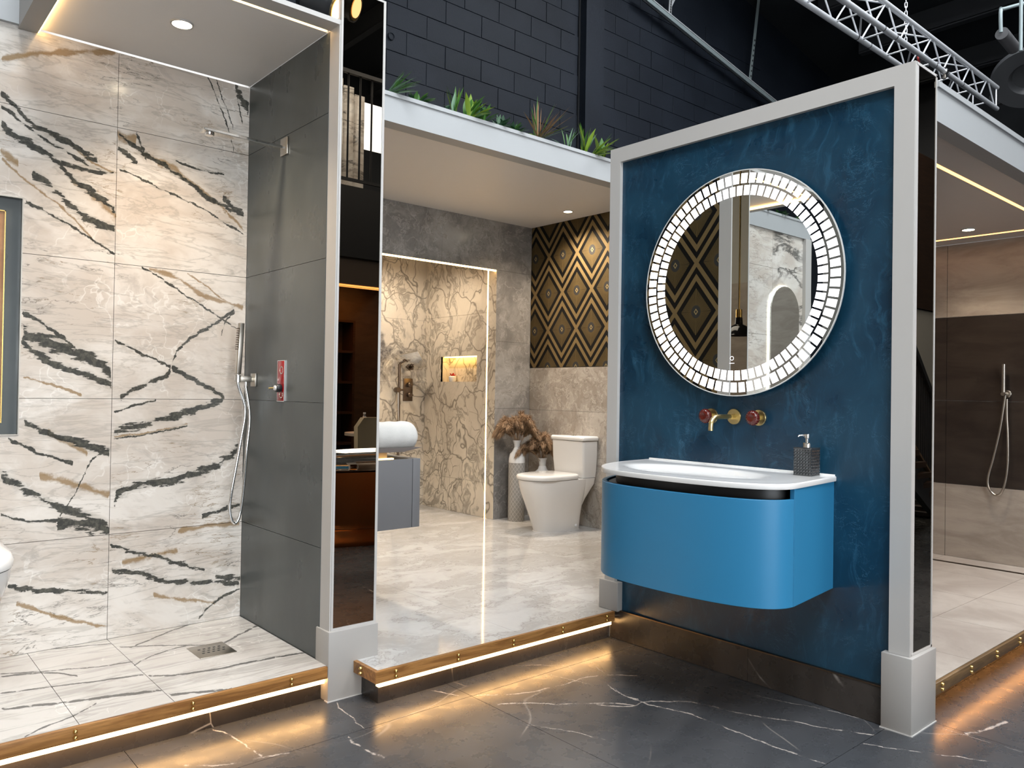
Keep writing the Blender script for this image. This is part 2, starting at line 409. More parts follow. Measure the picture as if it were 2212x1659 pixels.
def tray_marble():
    n = NT('linear_veined_marble'); co = n.pos()
    base = marble_base(n, co, light=(0.58, 0.56, 0.53), tint=(0.50, 0.475, 0.445))
    sv = n.mapping(co, rot=(0, 0, math.radians(-6)), scale=(.7, 6.5, 1))
    r = n.ridge(sv, 2.2, .05, 6, .6, .4)
    base = n.mix(n.m('MULTIPLY', r, .4), base, (0.22, 0.21, 0.19))
    o = n.xyz(n.vadd(co, n.noise(co, 14, 5, .65, color=True), .03)); u = n.m('SUBTRACT', o[0], .015); v = n.m('SUBTRACT', o[1], .015)
    d = None
    for w, pts in TRAYV:
        P = px(pts, 1100, 2, .14, 1/2.967); k = n.vein(u, v, [(p.x, p.y) for p in P], w*1.9); d = k if d is None else n.m('MAXIMUM', d, k)
    dk = n.mr(n.m('MULTIPLY', d, n.mr(n.noise(co, 22, 4, .7), .3, .55, .35, 1.3)), .28, .6)
    base = n.mix(n.m('MULTIPLY', dk, .85), base, (0.05, 0.05, 0.047))
    return n.set(base, .22)
MARBLE_T = tray_marble()
def generic_bold(name):   # the same stone where its veins cannot be traced
    n = NT(name); co = n.pos(); base = marble_base(n, co)
    sv = n.mapping(co, rot=(math.radians(30), math.radians(-33), 0), scale=(1.0, 1.0, 3.0))
    d = n.m('MULTIPLY', n.ridge(sv, 1.5, .05, 6, .6, .6), n.mr(n.noise(co, 2.2, 2), .42, .6))
    base = n.mix(n.m('MULTIPLY', d, .85), base, (0.05, 0.05, 0.047)); return n.set(base, .16)
MARBLE_G = generic_bold('veined_marble')
def slate():
    n = NT('dark_slate_tile'); co = n.pos()
    a = n.noise(n.mapping(co, scale=(1, 1.2, .9)), 2.4, 4, .5)
    c = n.mix(n.mr(a, .3, .7), (0.046, 0.055, 0.056), (0.075, 0.086, 0.086))
    b = n.noise(n.mapping(co, scale=(1, 1.3, .8)), 5, 4, .5)
    c = n.mix(n.m('MULTIPLY', n.mr(b, .45, .75), .3), c, (0.105, 0.115, 0.112))
    return n.set(c, n.mr(b, .3, .7, .26, .42))
SLATE = slate()
def grey_marble(name, d, l, rough, vs_=1.0, warm=(0.16, 0.14, 0.12)):
    n = NT(name); co = n.pos()
    wp = n.vadd(co, n.noise(co, 3.0*vs_, 4, .6, color=True), .35)
    a = n.noise(wp, 2.8*vs_, 8, .68, .8)
    c = n.mix(n.mr(a, .36, .66), d, l)
    v = n.ridge(wp, 3.6*vs_, .016, 6, .65, .5)
    c = n.mix(n.m('MULTIPLY', v, .5), c, warm)
    w = n.ridge(n.mapping(wp, loc=(5, 2, 1)), 5*vs_, .02, 5, .6, .3)
    c = n.mix(n.m('MULTIPLY', w, .35), c, tuple(min(.9, q*1.5) for q in l))
    return n.set(c, rough)
GREYM = grey_marble('grey_stone_wall', (0.17, 0.16, 0.15), (0.31, 0.295, 0.275), .20)
GREYM2 = grey_marble('beige_stone_wall', (0.30, 0.26, 0.22), (0.47, 0.43, 0.38), .2)
def gloss_floor():
    n = NT('polished_stone_floor'); co = n.pos()
    wp = n.vadd(n.mapping(co, rot=(0, 0, .7), scale=(1, 1.7, 1)), n.noise(co, 2.5, 4, .6, color=True), .6)
    a = n.noise(wp, 2.6, 7, .66, .5)
    c = n.mix(n.mr(a, .34, .66), (0.41, 0.395, 0.375), (0.55, 0.54, 0.525))
    v = n.ridge(wp, 2.6, .015, 6, .65, .4)
    c = n.mix(n.m('MULTIPLY', v, .4), c, (0.20, 0.18, 0.16))
    c = n.mix(n.m('MULTIPLY', n.mr(n.noise(wp, 7, 5, .7), .6, .72), .4), c, (0.26, 0.24, 0.22))
    return n.set(c, .06, bump=n.noise(co, 3.0, 1), bstr=.05, bdist=.01)
FLOORM = gloss_floor()
def crackle():
    n = NT('cracked_cream_marble'); co = n.pos()
    wp = n.vadd(n.mapping(co, scale=(1, 1, .62)), n.noise(co, 2.6, 3, .55, color=True), .34)
    base = n.mix(n.mr(n.noise(wp, 1.8, 5), .35, .65), (0.66, 0.59, 0.48), (0.48, 0.42, 0.34))
    v1 = n.mr(n.vor(wp, 4.2), 0, .035, 1, 0); v2 = n.mr(n.vor(n.mapping(wp, loc=(2, 1, 4)), 10), 0, .03, 1, 0); v3 = n.ridge(wp, 2.3, .035, 6, .65, .8)
    dens = n.mr(n.noise(n.mapping(co, loc=(1.2, .3, .4)), 1.6, 3), .42, .62)
    v = n.m('MAXIMUM', n.m('MULTIPLY', v1, .75), n.m('MULTIPLY', v2, n.m('MULTIPLY', dens, .85)))
    v = n.m('MAXIMUM', v, n.m('MULTIPLY', v3, .55))
    c = n.mix(v, base, (0.09, 0.075, 0.06))
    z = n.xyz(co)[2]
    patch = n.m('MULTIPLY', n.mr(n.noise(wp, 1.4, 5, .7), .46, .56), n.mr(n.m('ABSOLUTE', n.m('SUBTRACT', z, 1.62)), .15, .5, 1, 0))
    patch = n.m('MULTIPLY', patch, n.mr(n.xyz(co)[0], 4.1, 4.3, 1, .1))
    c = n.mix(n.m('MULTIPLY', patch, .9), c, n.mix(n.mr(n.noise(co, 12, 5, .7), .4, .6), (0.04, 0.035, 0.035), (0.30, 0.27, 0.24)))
    return n.set(c, .14)
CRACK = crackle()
def dark_marble(name, veins=True, base=((0.040, 0.043, 0.048), (0.064, 0.067, 0.073))):
    n = NT(name); co = n.pos()
    wp = n.vadd(co, n.noise(co, 2.0, 1, .5, color=True), .3)
    c = n.mix(n.mr(n.noise(n.mapping(wp, rot=(0, 0, .6), scale=(1, 2.0, 1)), 1.6, 5, .55, .2), .34, .66), base[0], base[1])
    fine = n.m('MULTIPLY', n.mr(n.vor(wp, 1.5), 0, .006, 1, 0), n.mr(n.noise(co, 1.8, 3), .52, .62) if veins else n.mr(n.noise(co, 2.5, 3), .44, .54))
    c = n.mix(n.m('MULTIPLY', fine, .45 if veins else .7), c, (0.34, 0.31, 0.28))
    if veins:
        wob = n.noise(co, 9, 6, .72, color=True)
        o = n.xyz(n.vadd(co, wob, .05)); ox = n.m('SUBTRACT', o[0], .025); oy = n.m('SUBTRACT', o[1], .025)
        u = n.m('ADD', n.m('MULTIPLY', ox, .754), n.m('MULTIPLY', oy, -.656)); v = n.m('ADD', n.m('MULTIPLY', ox, .656), n.m('MULTIPLY', oy, .755))
        d = None
        for (qx, qy, s_, w, pts) in FLOORV:
            P = [on(qx+a*s_, qy+b*s_, 2, 0) for a, b in pts]
            k = n.vein(u, v, [(p.x*.754-p.y*.656, p.x*.656+p.y*.755) for p in P], w*.72); d = k if d is None else n.m('MAXIMUM', d, k)
        d = n.m('MULTIPLY', d, n.mr(n.noise(co, 15, 5, .75), .36, .62, .12, 1.2))
        c = n.mix(n.m('MULTIPLY', n.mr(d, .12, .75), .85), c, (0.48, 0.43, 0.39))
    return n.set(c, n.mr(n.noise(co, 12, 4), .3, .7, .24, .33))
A8 = (1280, 840, .4936); A6 = (640, 1080, .3376); A3 = (0, 1100, .337)
FLOORV = [A8+(.012, [(90,1300),(130,1335),(280,1390),(420,1420),(560,1475),(680,1520),(820,1575),(930,1610),(1025,1645)]),
 A8+(.009, [(0,1375),(150,1390),(230,1370),(400,1370),(500,1385),(700,1430),(900,1460),(1000,1480),(1250,1515)]),
 A8+(.005, [(600,1310),(800,1360),(1000,1400),(1180,1445)]), A8+(.006, [(1185,1555),(1400,1585),(1730,1630)]),
 A8+(.018, [(1625,1510),(1700,1495),(1810,1455)]), A8+(.004, [(1500,1480),(1700,1535),(1888,1590)]),
 A6+(.010, [(245,1295),(350,1390),(440,1465)]), A6+(.016, [(320,1515),(440,1595),(560,1650)]),
 A6+(.009, [(720,1180),(840,1215),(960,1235),(1050,1255)]), A6+(.009, [(1140,1250),(1400,1240),(1600,1210),(1700,1185),(1980,1120),(2192,1125)]),
 A6+(.009, [(1280,1325),(1450,1300),(1700,1305),(2000,1300),(2192,1325)]), A6+(.004, [(1400,1055),(1720,1060)]), A6+(.005, [(1620,1120),(1760,1150),(1910,1190)]),
 A6+(.006, [(1740,1060),(1830,1150)]), A6+(.009, [(1910,1065),(1990,1120)]), A6+(.014, [(2000,1180),(2060,1230),(2192,1280)]), A6+(.005, [(1500,1440),(1750,1480),(1990,1535)]),
 A3+(.010, [(1360,1410),(1490,1460),(1600,1530),(1680,1590)]), A3+(.010, [(1180,1640),(1400,1640),(1640,1600),(1860,1565)])]
FLOORD = dark_marble('dark_marble_floor')
SKIRT = dark_marble('brown_black_marble', False, ((0.020, 0.017, 0.015), (0.050, 0.043, 0.038)))
def blue_plaster():
    n = NT('blue_venetian_plaster'); co = n.pos()
    wp = n.vadd(co, n.noise(co, 4, 2, .5, color=True), .25)
    a = n.noise(wp, 3.0, 4, .6, .2)
    c = n.mix(n.mr(a, .32, .68), (0.004, 0.027, 0.056), (0.006, 0.046, 0.086))
    b = n.noise(n.mapping(wp, rot=(math.radians(35), 0, 0), scale=(1, 4, 1)), 6, 6, .75, .3)
    c = n.mix(n.m('MULTIPLY', n.mr(b, .50, .70), .8), c, (0.018, 0.080, 0.140))
    k = n.m('MULTIPLY', n.ridge(n.mapping(wp, rot=(math.radians(-40), 0, 0), scale=(1, 1.0, 3)), 11, .02, 4, .7), n.mr(n.noise(co, 6, 3), .48, .60))
    c = n.mix(n.m('MULTIPLY', k, .35), c, (0.06, 0.16, 0.25))
    return n.set(c, n.mr(a, .3, .7, .24, .42), bump=b, bstr=.10, bdist=.004)
BLUEP = blue_plaster()
def wood(name, base=((0.20, 0.085, 0.022), (0.37, 0.18, 0.055)), ax=0):
    n = NT(name); co = n.pos()
    s_ = (1.2, 14, 14) if ax == 0 else (14, 1.2, 14)
    wv = n.noise(n.mapping(co, scale=s_), 2.2, 6, .65, 1.4)
    c = n.mix(n.mr(wv, .36, .64), base[0], base[1])
    g = n.noise(n.mapping(co, scale=(6, 120, 120) if ax == 0 else (120, 6, 120)), 1.5, 3)
    c = n.mix(n.m('MULTIPLY', n.mr(g, .45, .7), .35), c, tuple(q*.5 for q in base[0]))
    return n.set(c, .38)
OAK = wood('oak_edging')
OAKL = wood('pale_oak_edging', ((0.11, 0.065, 0.028), (0.20, 0.12, 0.052)))
def wallpaper():
    n = NT('art_deco_wallpaper'); p = n.xyz(n.pos())
    W, Hh = .337, .632; SL = 1.82*(.316/352)/(.1685/135)
    def wrap(v, off, per):
        return n.m('ABSOLUTE', n.m('SUBTRACT', n.m('MODULO', n.m('ADD', v, 100*per-off+per/2), per), per/2))
    def lat(oy, oz):
        dy = wrap(p[1], oy, W); dz = wrap(p[2], oz, Hh)
        return dy, dz, n.m('MULTIPLY_ADD', dy, SL, dz)
    K = .316/352
    A = lat(4.732, 2.388); B = lat(4.732+W/2, 2.388+Hh/2)
    useA = n.m('LESS_THAN', A[2], B[2])
    mm = n.m('MINIMUM', A[2], B[2])
    def sel(i): return n.m('ADD', n.m('MULTIPLY', A[i], useA), n.m('MULTIPLY', B[i], n.m('SUBTRACT', 1.0, useA)))
    dy, dz = sel(0), sel(1)
    ang = n.m('ARCTAN2', dz, dy)
    rays = n.m('GREATER_THAN', n.m('SINE', n.m('MULTIPLY', ang, 92.0)), .25)
    rad = n.m('SQRT', n.m('ADD', n.m('MULTIPLY', dy, dy), n.m('MULTIPLY', dz, n.m('MULTIPLY', dz, .75))))
    def bw(lo, hi): return n.m('MULTIPLY', n.m('GREATER_THAN', mm, lo*K), n.m('LESS_THAN', mm, hi*K))
    gold = n.mix(n.noise(n.pos(), 90, 2), (0.155, 0.108, 0.048), (0.20, 0.14, 0.062)); blk = (0.004, 0.0038, 0.0035)
    rayw = n.m('MULTIPLY', rays, n.mr(rad, .018, .075, .55, 1.0))
    sun = n.mix(rayw, (0.115, 0.080, 0.032), (0.02, 0.015, 0.008))
    sun = n.mix(n.m('LESS_THAN', rad, .036), sun, (0.035, 0.034, 0.032))
    dm = n.m('MULTIPLY_ADD', dy, SL, dz)
    sun = n.mix(n.m('MULTIPLY', n.m('LESS_THAN', dm, .021), n.m('GREATER_THAN', dm, .012)), sun, (0.36, 0.27, 0.12))
    c = n.mix(n.m('LESS_THAN', mm, 171*K), gold, sun)
    c = n.mix(bw(170, 222), c, blk); c = n.mix(bw(274, 400), c, blk)
    return n.set(c, .55, n.m('MULTIPLY', n.m('GREATER_THAN', n.xyz(c)[0], .1), .25), **{'Specular IOR Level': .15})
WALLP = wallpaper()
def block_paint():
    n = NT('dark_blockwork_paint'); co = n.pos()
    c = n.mix(n.mr(n.noise(co, 1.2, 4), .35, .65), (0.0052, 0.0078, 0.0132), (0.0082, 0.0116, 0.0185))
    return n.set(c, .6, bump=n.noise(co, 45, 5, .7), bstr=.5, bdist=.006, **{'Specular IOR Level': .22})
BLOCKM = block_paint()
def cement(name, a, b, rough=.45):
    n = NT(name); co = n.pos()
    w = n.noise(n.mapping(co, scale=(1, 1, 3.5)), 2.2, 6, .65, .6)
    c = n.mix(n.mr(w, .34, .68), a, b)
    sp = n.mr(n.noise(n.mapping(co, scale=(1, 1, 5)), 9, 5, .75), .64, .75)
    c = n.mix(n.m('MULTIPLY', sp, .5), c, tuple(q*.5 for q in a))
    return n.set(c, rough)
BEIGE = cement('beige_cement_tile', (0.28, 0.235, 0.195), (0.40, 0.345, 0.29))
BROWNT = cement('dark_brown_tile', (0.020, 0.014, 0.011), (0.038, 0.028, 0.022), .35)
BFLOOR = cement('beige_floor_tile', (0.36, 0.31, 0.27), (0.50, 0.45, 0.40), .35)
ORNG = cement('amber_stone', (0.30, 0.13, 0.045), (0.42, 0.21, 0.085), .4)
def vase_net():
    n = NT('patterned_vase_glaze'); co = n.n.new('ShaderNodeTexCoord').outputs['Object']; p = n.xyz(co)
    a = n.m('MULTIPLY', n.m('ARCTAN2', p[1], p[0]), 14/math.pi/2*1.0)
    def tri(v): return n.m('ABSOLUTE', n.m('SUBTRACT', n.m('FRACT', v), .5))
    z = n.m('MULTIPLY', p[2], 24.0)
    d1 = tri(n.m('ADD', a, z)); d2 = tri(n.m('SUBTRACT', a, z))
    ln = n.m('MAXIMUM', n.mr(d1, .0, .10, 1, 0), n.mr(d2, .0, .10, 1, 0))
    c = n.mix(n.m('MULTIPLY', ln, .8), (0.27, 0.255, 0.235), (0.55, 0.52, 0.48))
    return n.set(c, .35)
VNET = vase_net()
PAMPAS = simple('dried_pampas', (0.33, 0.21, 0.12), .85)
def towel_m():
    n = NT('white_terry_towel'); co = n.pos()
    return n.set((0.62, 0.61, 0.58), .95, bump=n.noise(co, 420, 3, .7), bstr=.8, bdist=.004)
TOWEL = towel_m()
AMBER = NT('ruby_glass').set((0.085, 0.010, 0.006), .05)
SMOKE = NT('smoked_glass').set((0.10, 0.105, 0.11), .07, .65)
SMOKE.node_tree.nodes['Principled BSDF'].inputs['Specular IOR Level'].default_value = .9
GLASSB = NT('clear_plastic').set((0.8, 0.85, 0.9), .05, **{'Transmission Weight': .8})
FABRIC = simple('grey_fabric', (0.10, 0.09, 0.075), .9)
REDF = simple('dark_red_fabric', (0.06, 0.012, 0.01), .8)
PALEW = simple('pale_plaster', (0.45, 0.43, 0.38), .7)
DWOOD = wood('dark_walnut', ((0.030, 0.016, 0.010), (0.055, 0.030, 0.018)))
# ================================================================== THE SETTING
def tiles_h(parent, xs, ys, z0, z1, mat, gap=.0012, name='tile', skip=None):
    for i in range(len(xs)-1):
        for j in range(len(ys)-1):
            if skip and skip(i, j): continue
            box(name, xs[i]+gap, xs[i+1]-gap, ys[j]+gap, ys[j+1]-gap, z0, z1, mat, parent)
# hall floor: large dark marble tiles
floor = st(box('floor', -6.5, 13.5, -8, 6.4, -.06, -.004, GROUTD), 'dark polished marble floor with white veins and large tiles')
T = 1.198
tiles_h(floor, [1.968+T*k for k in range(-2, 4)], [1.283+T*k for k in range(-3, 3)], -.004, 0, FLOORD)
boxes('tile', [(-6.5, 1.968-2*T, -8, 6.4, -.004, -.0002), (1.968+3*T, 13.5, -8, 6.4, -.004, -.0002), (1.968-2*T, 1.968+3*T, -8, 1.283-3*T, -.004, -.0002), (1.968-2*T, 1.968+3*T, 1.283+2*T, 6.4, -.004, -.0002)], FLOORD, floor)['kind'] = 'stuff'
# back wall of painted concrete blocks
YW = 6.3
wall_back = st(box('wall_back', -6.5, 13.5, YW+.002, YW+.3, 0, 8.6, BLOCKM), 'dark navy painted concrete block wall at the back of the hall')
BL, BH = .4525, .225
zc0 = 4.169 % BH
def blk_mesh():
    o = box('block', -BL/2+.0035, BL/2-.0035, -.006, .02, .003, BH-.003, BLOCKM, None, bev=.0025); me = o.data; me.polygons.foreach_set('use_smooth', [False]*len(me.polygons)); bpy.data.objects.remove(o); return me
BME = blk_mesh()
for r in range(12, 27):
    z = zc0+r*BH
    off = (4.312 if r % 2 == 0 else 4.082)+BL/2
    for k in range(-3, 15):
        x = off+k*BL
        if x < 3.2 or x > 10.6 or 6.35 < x < 6.75: continue
        # only blocks that can be seen above the booths
        if z > 6.9-.173*(x-5.0): continue
        o = bpy.data.objects.new('block', BME); o.location = (x, YW+random.uniform(-.002, .002), z); o.rotation_euler = (random.uniform(-.004, .004), 0, random.uniform(-.003, .003)); link(o, wall_back)
boxes('pilaster', [(6.42, 6.72, YW-.11, YW+.05, 0, 7.6)], BLOCKM, wall_back)
meshobj('black_strip_mesh', bv(6.395, 6.418, YW-.02, YW+.02, 0, 7.6), BF, BLACK, wall_back).name = 'black_wall_strip'  # plain black upright strip beside the pilaster
lathe('wall_fixing', [(.035, .0), (.035, .012), (.028, .014), (.028, .006), (.0, .006)], on(820+105*.235, 335*.235, 1, YW-.012), BLOCKM, wall_back, 20, 'Y')
# hall side walls and roof
wall_right = st(box('wall_right', 13.2, 13.5, -8, YW+.3, 0, 8.6, DARKROOF), 'dark far side wall of the hall')
wall_left = st(box('wall_left', -6.5, -6.2, -8, YW+.3, 0, 8.6, PALEW), 'pale side wall of the hall')
wall_front = st(box('wall_front', -6.5, 13.5, -8, -7.7, 0, 8.6, DARKROOF), 'dark front wall of the hall')
wf = st(boxes('fill_window', [(-4.6, 1.4, -7.70, -7.66, .6, 4.2)], DAYW), 'tall unseen window added for frontal fill light')  # unseen glowing pane that goes with the added frontal fill
boxes('window_frame', [(-4.65+1.5*k, -4.59+1.5*k, -7.66, -7.60, .55, 4.25) for k in range(5)], BLACK, wf)
RZ = lambda x: 8.05-.173*abs(x-3.0)
def roof_slab(name, xa, xb, ya, yb, mat, parent, t=.06, dz=0):
    V = []
    for x in (xa, xb):
        for y in (ya, yb): V += [(x, y, RZ(x)+dz), (x, y, RZ(x)+dz+t)]
    F = [(0, 2, 6, 4), (1, 5, 7, 3), (0, 4, 5, 1), (2, 3, 7, 6), (0, 1, 3, 2), (4, 6, 7, 5)]
    return meshobj(name, V, F, mat, parent)
ceiling = st(roof_slab('ceiling', 3.0, 13.5, -8, YW+.3, DARKROOF, None), 'dark painted sloping hall roof')
roof_slab('roof_slope', -6.5, 3.0, -8, YW+.3, DARKROOF, ceiling)
for k, x in enumerate([4.2, 5.4, 6.6, 7.8, 9.0, 10.2, 11.4, 12.6]):
    V = []
    box('purlin', x-.04, x+.04, -8, YW-.9, RZ(x)-.30, RZ(x)-.001, DARKPUR, ceiling)
    box('purlin_flange', x-.04, x+.07, -8, YW-.9, RZ(x)-.32, RZ(x)-.29, DARKPUR, ceiling)
for x in (7.2, 9.6, 12.0):
    pass
for (xa, xb, ya, yb) in ((-.8, 1.6, -3.3, 1.7), (3.6, 5.6, -3.8, .2), (6.2, 8.2, .2, 4.2), (9.0, 11.0, -3.5, -.5)):  # last two panes belong to the added fill rooflights
    roof_slab('rooflight_and_fill_pane', xa, xb, ya, yb, DAYW, ceiling, .01, -.02)
# ---------------------------------------------------------------- left booth (white marble shower)
floor_left = st(boxes('floor_left', [(-.85, 1.485, 2.845, 3.66, 0.0, .128), (-.85, 1.485, 2.80, 2.845, .096, .128)], GROUT), 'raised white marble shower floor of the slate walled booth')
def tray_tile(xa, xb, ya, yb): box('tile', xa+.001, xb-.001, ya+.001, yb-.001, .128, .14, MARBLE_T, floor_left)
for xa, xb in ((-.85, -.55), (-.55, -.256), (-.256, .037), (.037, .33), (.33, .624), (.624, .917), (.917, 1.492)):
    tray_tile(xa, xb, 2.792, 3.66)
wall_left_back = st(box('wall_left_back', -.85, 1.505, 3.70, 3.76, 0, 2.72, CEILM), 'white marble tiled back wall with bold black and gold veins')
NX0, NX1, NZ0, NZ1 = .22, .577, 1.018, 1.967
rows = [.14, .586, 1.165, 1.746, 2.33, 2.652]
g = .001
for a, b in zip(rows[:-1], rows[1:]):
    box('tile', .917+g, 1.494, 3.66, 3.70, a+g, b-g, MARBLE_L, wall_left_back)
    L = []
    xa, xb = .34+g, .917-g
    z0, z1 = a+g, b-g
    if z1 <= NZ0 or z0 >= NZ1: L = [(xa, xb, 3.66, 3.70, z0, z1)]
    else:
        L = [(NX1, xb, 3.66, 3.70, z0, z1)]
        if z0 < NZ0: L.append((xa, NX1, 3.66, 3.70, z0, NZ0))
        if z1 > NZ1: L.append((xa, NX1, 3.66, 3.70, NZ1, z1))
    boxes('tile', L, MARBLE_L, wall_left_back)
    box('tile', -.75, -.24-g, 3.66, 3.70, z0, z1, MARBLE_G, wall_left_back)
    x0 = -.24+g
    if z1 <= NZ0 or z0 >= NZ1: L = [(x0, .34-g, 3.66, 3.70, z0, z1)]
    else:
        L = [(x0, NX0, 3.66, 3.70, z0, z1)]
        if z0 < NZ0: L.append((NX0, .34-g, 3.66, 3.70, z0, NZ0))
        if z1 > NZ1: L.append((NX0, .34-g, 3.66, 3.70, NZ1, z1))
    boxes('tile', L, MARBLE_L, wall_left_back)
niche = thing('wall_niche', 'recess lined in dark slate with an amber stone back in the marble wall', 'niche', (.30, 3.70, 1.018))
boxes('slate_surround', [(NX0+.004, .522, 3.688, 3.70, 1.912, NZ1-.003), (NX0+.004, .522, 3.688, 3.70, NZ0+.003, 1.066), (.522, NX1-.003, 3.688, 3.70, NZ0+.003, NZ1-.003)], SLATE, niche)
boxes('metal_edge', [(NX1-.004, NX1, 3.657, 3.70, NZ0, NZ1), (NX0, NX1-.004, 3.657, 3.70, NZ0, NZ0+.004), (NX0, NX1-.004, 3.657, 3.70, NZ1-.004, NZ1)], NICKEL, niche)
box('amber_back', NX0+.02, .521, 3.692, 3.699, 1.067, 1.911, ORNG, niche)
boxes('brass_edge', [(.518, .522, 3.685, 3.69, 1.066, 1.912), (NX0+.02, .522, 3.685, 3.69, 1.908, 1.912)], BRASS, niche)
# bulkhead and beam above the marble wall
trim_1 = st(boxes('trim_1', [(-.85, .545, 3.64, 3.76, 2.650, 2.80), (-.85, .545, 3.633, 3.66, 2.79, 2.81)], FASC), 'pale bulkhead above the marble wall')
trim_2 = st(box('trim_2', .545, .612, 2.87, 3.655, 2.638, 3.0, BASEP), 'boxed beam at the side of the shower ceiling')
ceiling_left = st(box('ceiling_left', .613, 1.4935, 2.885, 3.655, 2.658, 2.70, CEILM), 'pale shower ceiling with warm edge light')
tag(box('led_strip', .6125, .6165, 2.885, 3.655, 2.641, 2.655, LEDW), 'warm LED strip between the boxed beam and the shower ceiling', 'led strip')
tag(box('led_strip', .62, 1.49, 2.872, 2.884, 2.668, 2.68, LEDW), 'warm LED strip behind the thin frame over the shower opening', 'led strip')
# slate partition with wallpaper on its other side
wall_slate = st(boxes('wall_slate', [(1.507, 1.697, 2.80, 5.12, 0, 2.70), (1.507, 1.697, 2.80, 2.82, 2.70, 2.815)], CEILM), 'partition with dark slate tiles on the shower side and patterned wallpaper on the other')
for a, b in zip(rows[:-1], [.586, 1.165, 1.746, 2.33, 2.657]):
    box('tile', 1.495, 1.507, 2.868, 3.659, a+g, b-g, SLATE, wall_slate)
box('wallpaper', 1.697, 1.700, 2.872, 5.12, .14, 2.665, WALLP, wall_slate)
# frame boards, base block and mirror on the end of the partition
trim_3 = st(boxes('trim_3', [(1.497, 1.503, 2.79, 2.868, .27, 2.662), (.3, 1.503, 2.79, 2.870, 2.660, 2.679)], WHITE), 'thin pale frame around the shower opening')
trim_4 = st(boxes('trim_4', [(1.503, 1.512, 2.787, 2.80, .27, 2.82), (1.695, 1.706, 2.787, 2.875, .27, 2.70), (1.695, 1.706, 2.787, 2.82, 2.70, 2.82), (1.512, 1.695, 2.787, 2.80, 2.812, 2.82), (1.512, 1.695, 2.787, 2.80, .27, .281)], WHITE), 'pale edging around the tall tinted mirror')
base_1 = tag(box('base_block', 1.489, 1.711, 2.776, 2.885, 0, .272, BASEP, bev=.003), 'painted base block under the tall mirror on the slate partition', 'plinth block')
mir_1 = tag(box('mirror_panel', 1.5125, 1.6945, 2.7885, 2.80, .2815, 2.8115, BMIRROR), 'tall narrow bronze tinted mirror on the end of the slate partition', 'mirror')
# skirtings and oak step edges
def skirting(name, b, label, cuts, axis=0):
    t = st(box(name, *b, SKIRT), label)
    return t
baseboard_left = st(box('baseboard_left', -.85, 1.487, 2.832, 2.845, 0, .095, SKIRT), 'dark marble skirting under the marble shower step')
baseboard_middle = st(boxes('baseboard_middle', [(1.638, 2.975, 2.65, 2.662, 0, .095), (1.638, 1.650, 2.662, 2.776, 0, .095)], SKIRT), 'dark marble skirting under the step of the wallpapered booth')
def bolt(parent, x, y, zs=(.1275, .1085), ax='Y'):
    for z in zs:
        lathe('bolt', [(.0072, -.002), (.0072, .003), (.006, .008), (.0035, .0105), (0, .011)], (x, y, z), BRASS, parent, 14, ax)
edge_l = thing('step_edging', 'oak step edging with brass studs below the marble shower floor', 'step edging', (.6, 2.785, .095))
box('oak_board', -.85, 1.4865, 2.776, 2.791, .095, .1405, OAK, edge_l, bev=.001)
for k in range(6): bolt(edge_l, 1.336-.3635*k, 2.776)
tag(box('led_strip', -.85, 1.484, 2.795, 2.822, .072, .0945, LEDS), 'glowing LED strip under the oak edge of the marble shower', 'led strip')
edge_m = thing('step_edging', 'mitred oak step edging with brass studs below the polished stone floor', 'step edging', (2.2, 2.61, .095))
prism('oak_board', [(1.60, 2.606), (2.965, 2.606), (2.965, 2.622), (1.616, 2.622), (1.616, 2.775), (1.60, 2.775)], .095, .1405, OAK, edge_m)
for k in range(5): bolt(edge_m, 1.688+.304*k, 2.606)
bolt(edge_m, 1.60, 2.715, ax='X')
tag(box('led_strip', 1.625, 2.96, 2.624, 2.646, .072, .0945, LEDS), 'glowing LED strip under the mitred oak edge beside the blue wall', 'led strip')
# ---------------------------------------------------------------- middle booth
CZ = 2.668
floor_middle = st(boxes('floor_middle', [(1.65, 3.02, 2.662, 3.0, 0, .128), (1.617, 2.97, 2.623, 2.662, .096, .128), (1.71, 4.68, 3.0, 6.22, 0, .128), (3.02, 4.68, 2.70, 3.0, 0, .128)], GROUT), 'polished grey stone floor of the wallpapered booth')
xs = [1.617, 2.36, 3.0, 3.64, 4.262, 4.67]; ys = [2.623, 3.16, 3.80, 4.44, 5.12, 5.66, 6.17]
def fskip(i, j): return j == 0 and i >= 2
tiles_h(floor_middle, xs, ys, .128, .14, FLOORM, .0006, skip=fskip)
for i in (2, 3, 4): box('tile', xs[i]+.0006, xs[i+1]-.0006, 2.70, 3.16, .128, .14, FLOORM, floor_middle)
XW, YB, XA, YA = 4.662, 5.123, 4.263, 6.163
wall_middle_side = st(box('wall_middle_side', XW+.01, XW+.08, 2.75, YB, 0, 2.80, CEILM), 'side wall with black and gold diamond wallpaper above beige stone tiles')
box('wallpaper', XW, XW+.01, 2.75, YB, 1.437, CZ, WALLP, wall_middle_side)
for a, b, o in ((.14, .702, .1), (.702, 1.07, .1), (1.07, 1.434, .4)):
    y = 5.12-o
    ys2 = [YB]+[y-.62*k for k in range(5)]
    for k in range(len(ys2)-1):
        if ys2[k+1] > 2.6: box('tile', XW-.002, XW+.01, max(ys2[k+1], 2.75)+.0008, ys2[k]-.0008, a+.0008, b-.0008, GREYM2 if a > 1 else GREYM2, wall_middle_side)
wall_middle_back = st(boxes('wall_middle_back', [(1.70, XW, YB+.012, YB+.06, 2.30, 2.80), (XA+.02, XW+.08, YB+.012, YB+.06, 0, 2.80)], CEILM), 'grey stone tiled wall with a lit shower opening')
AZ = 2.255
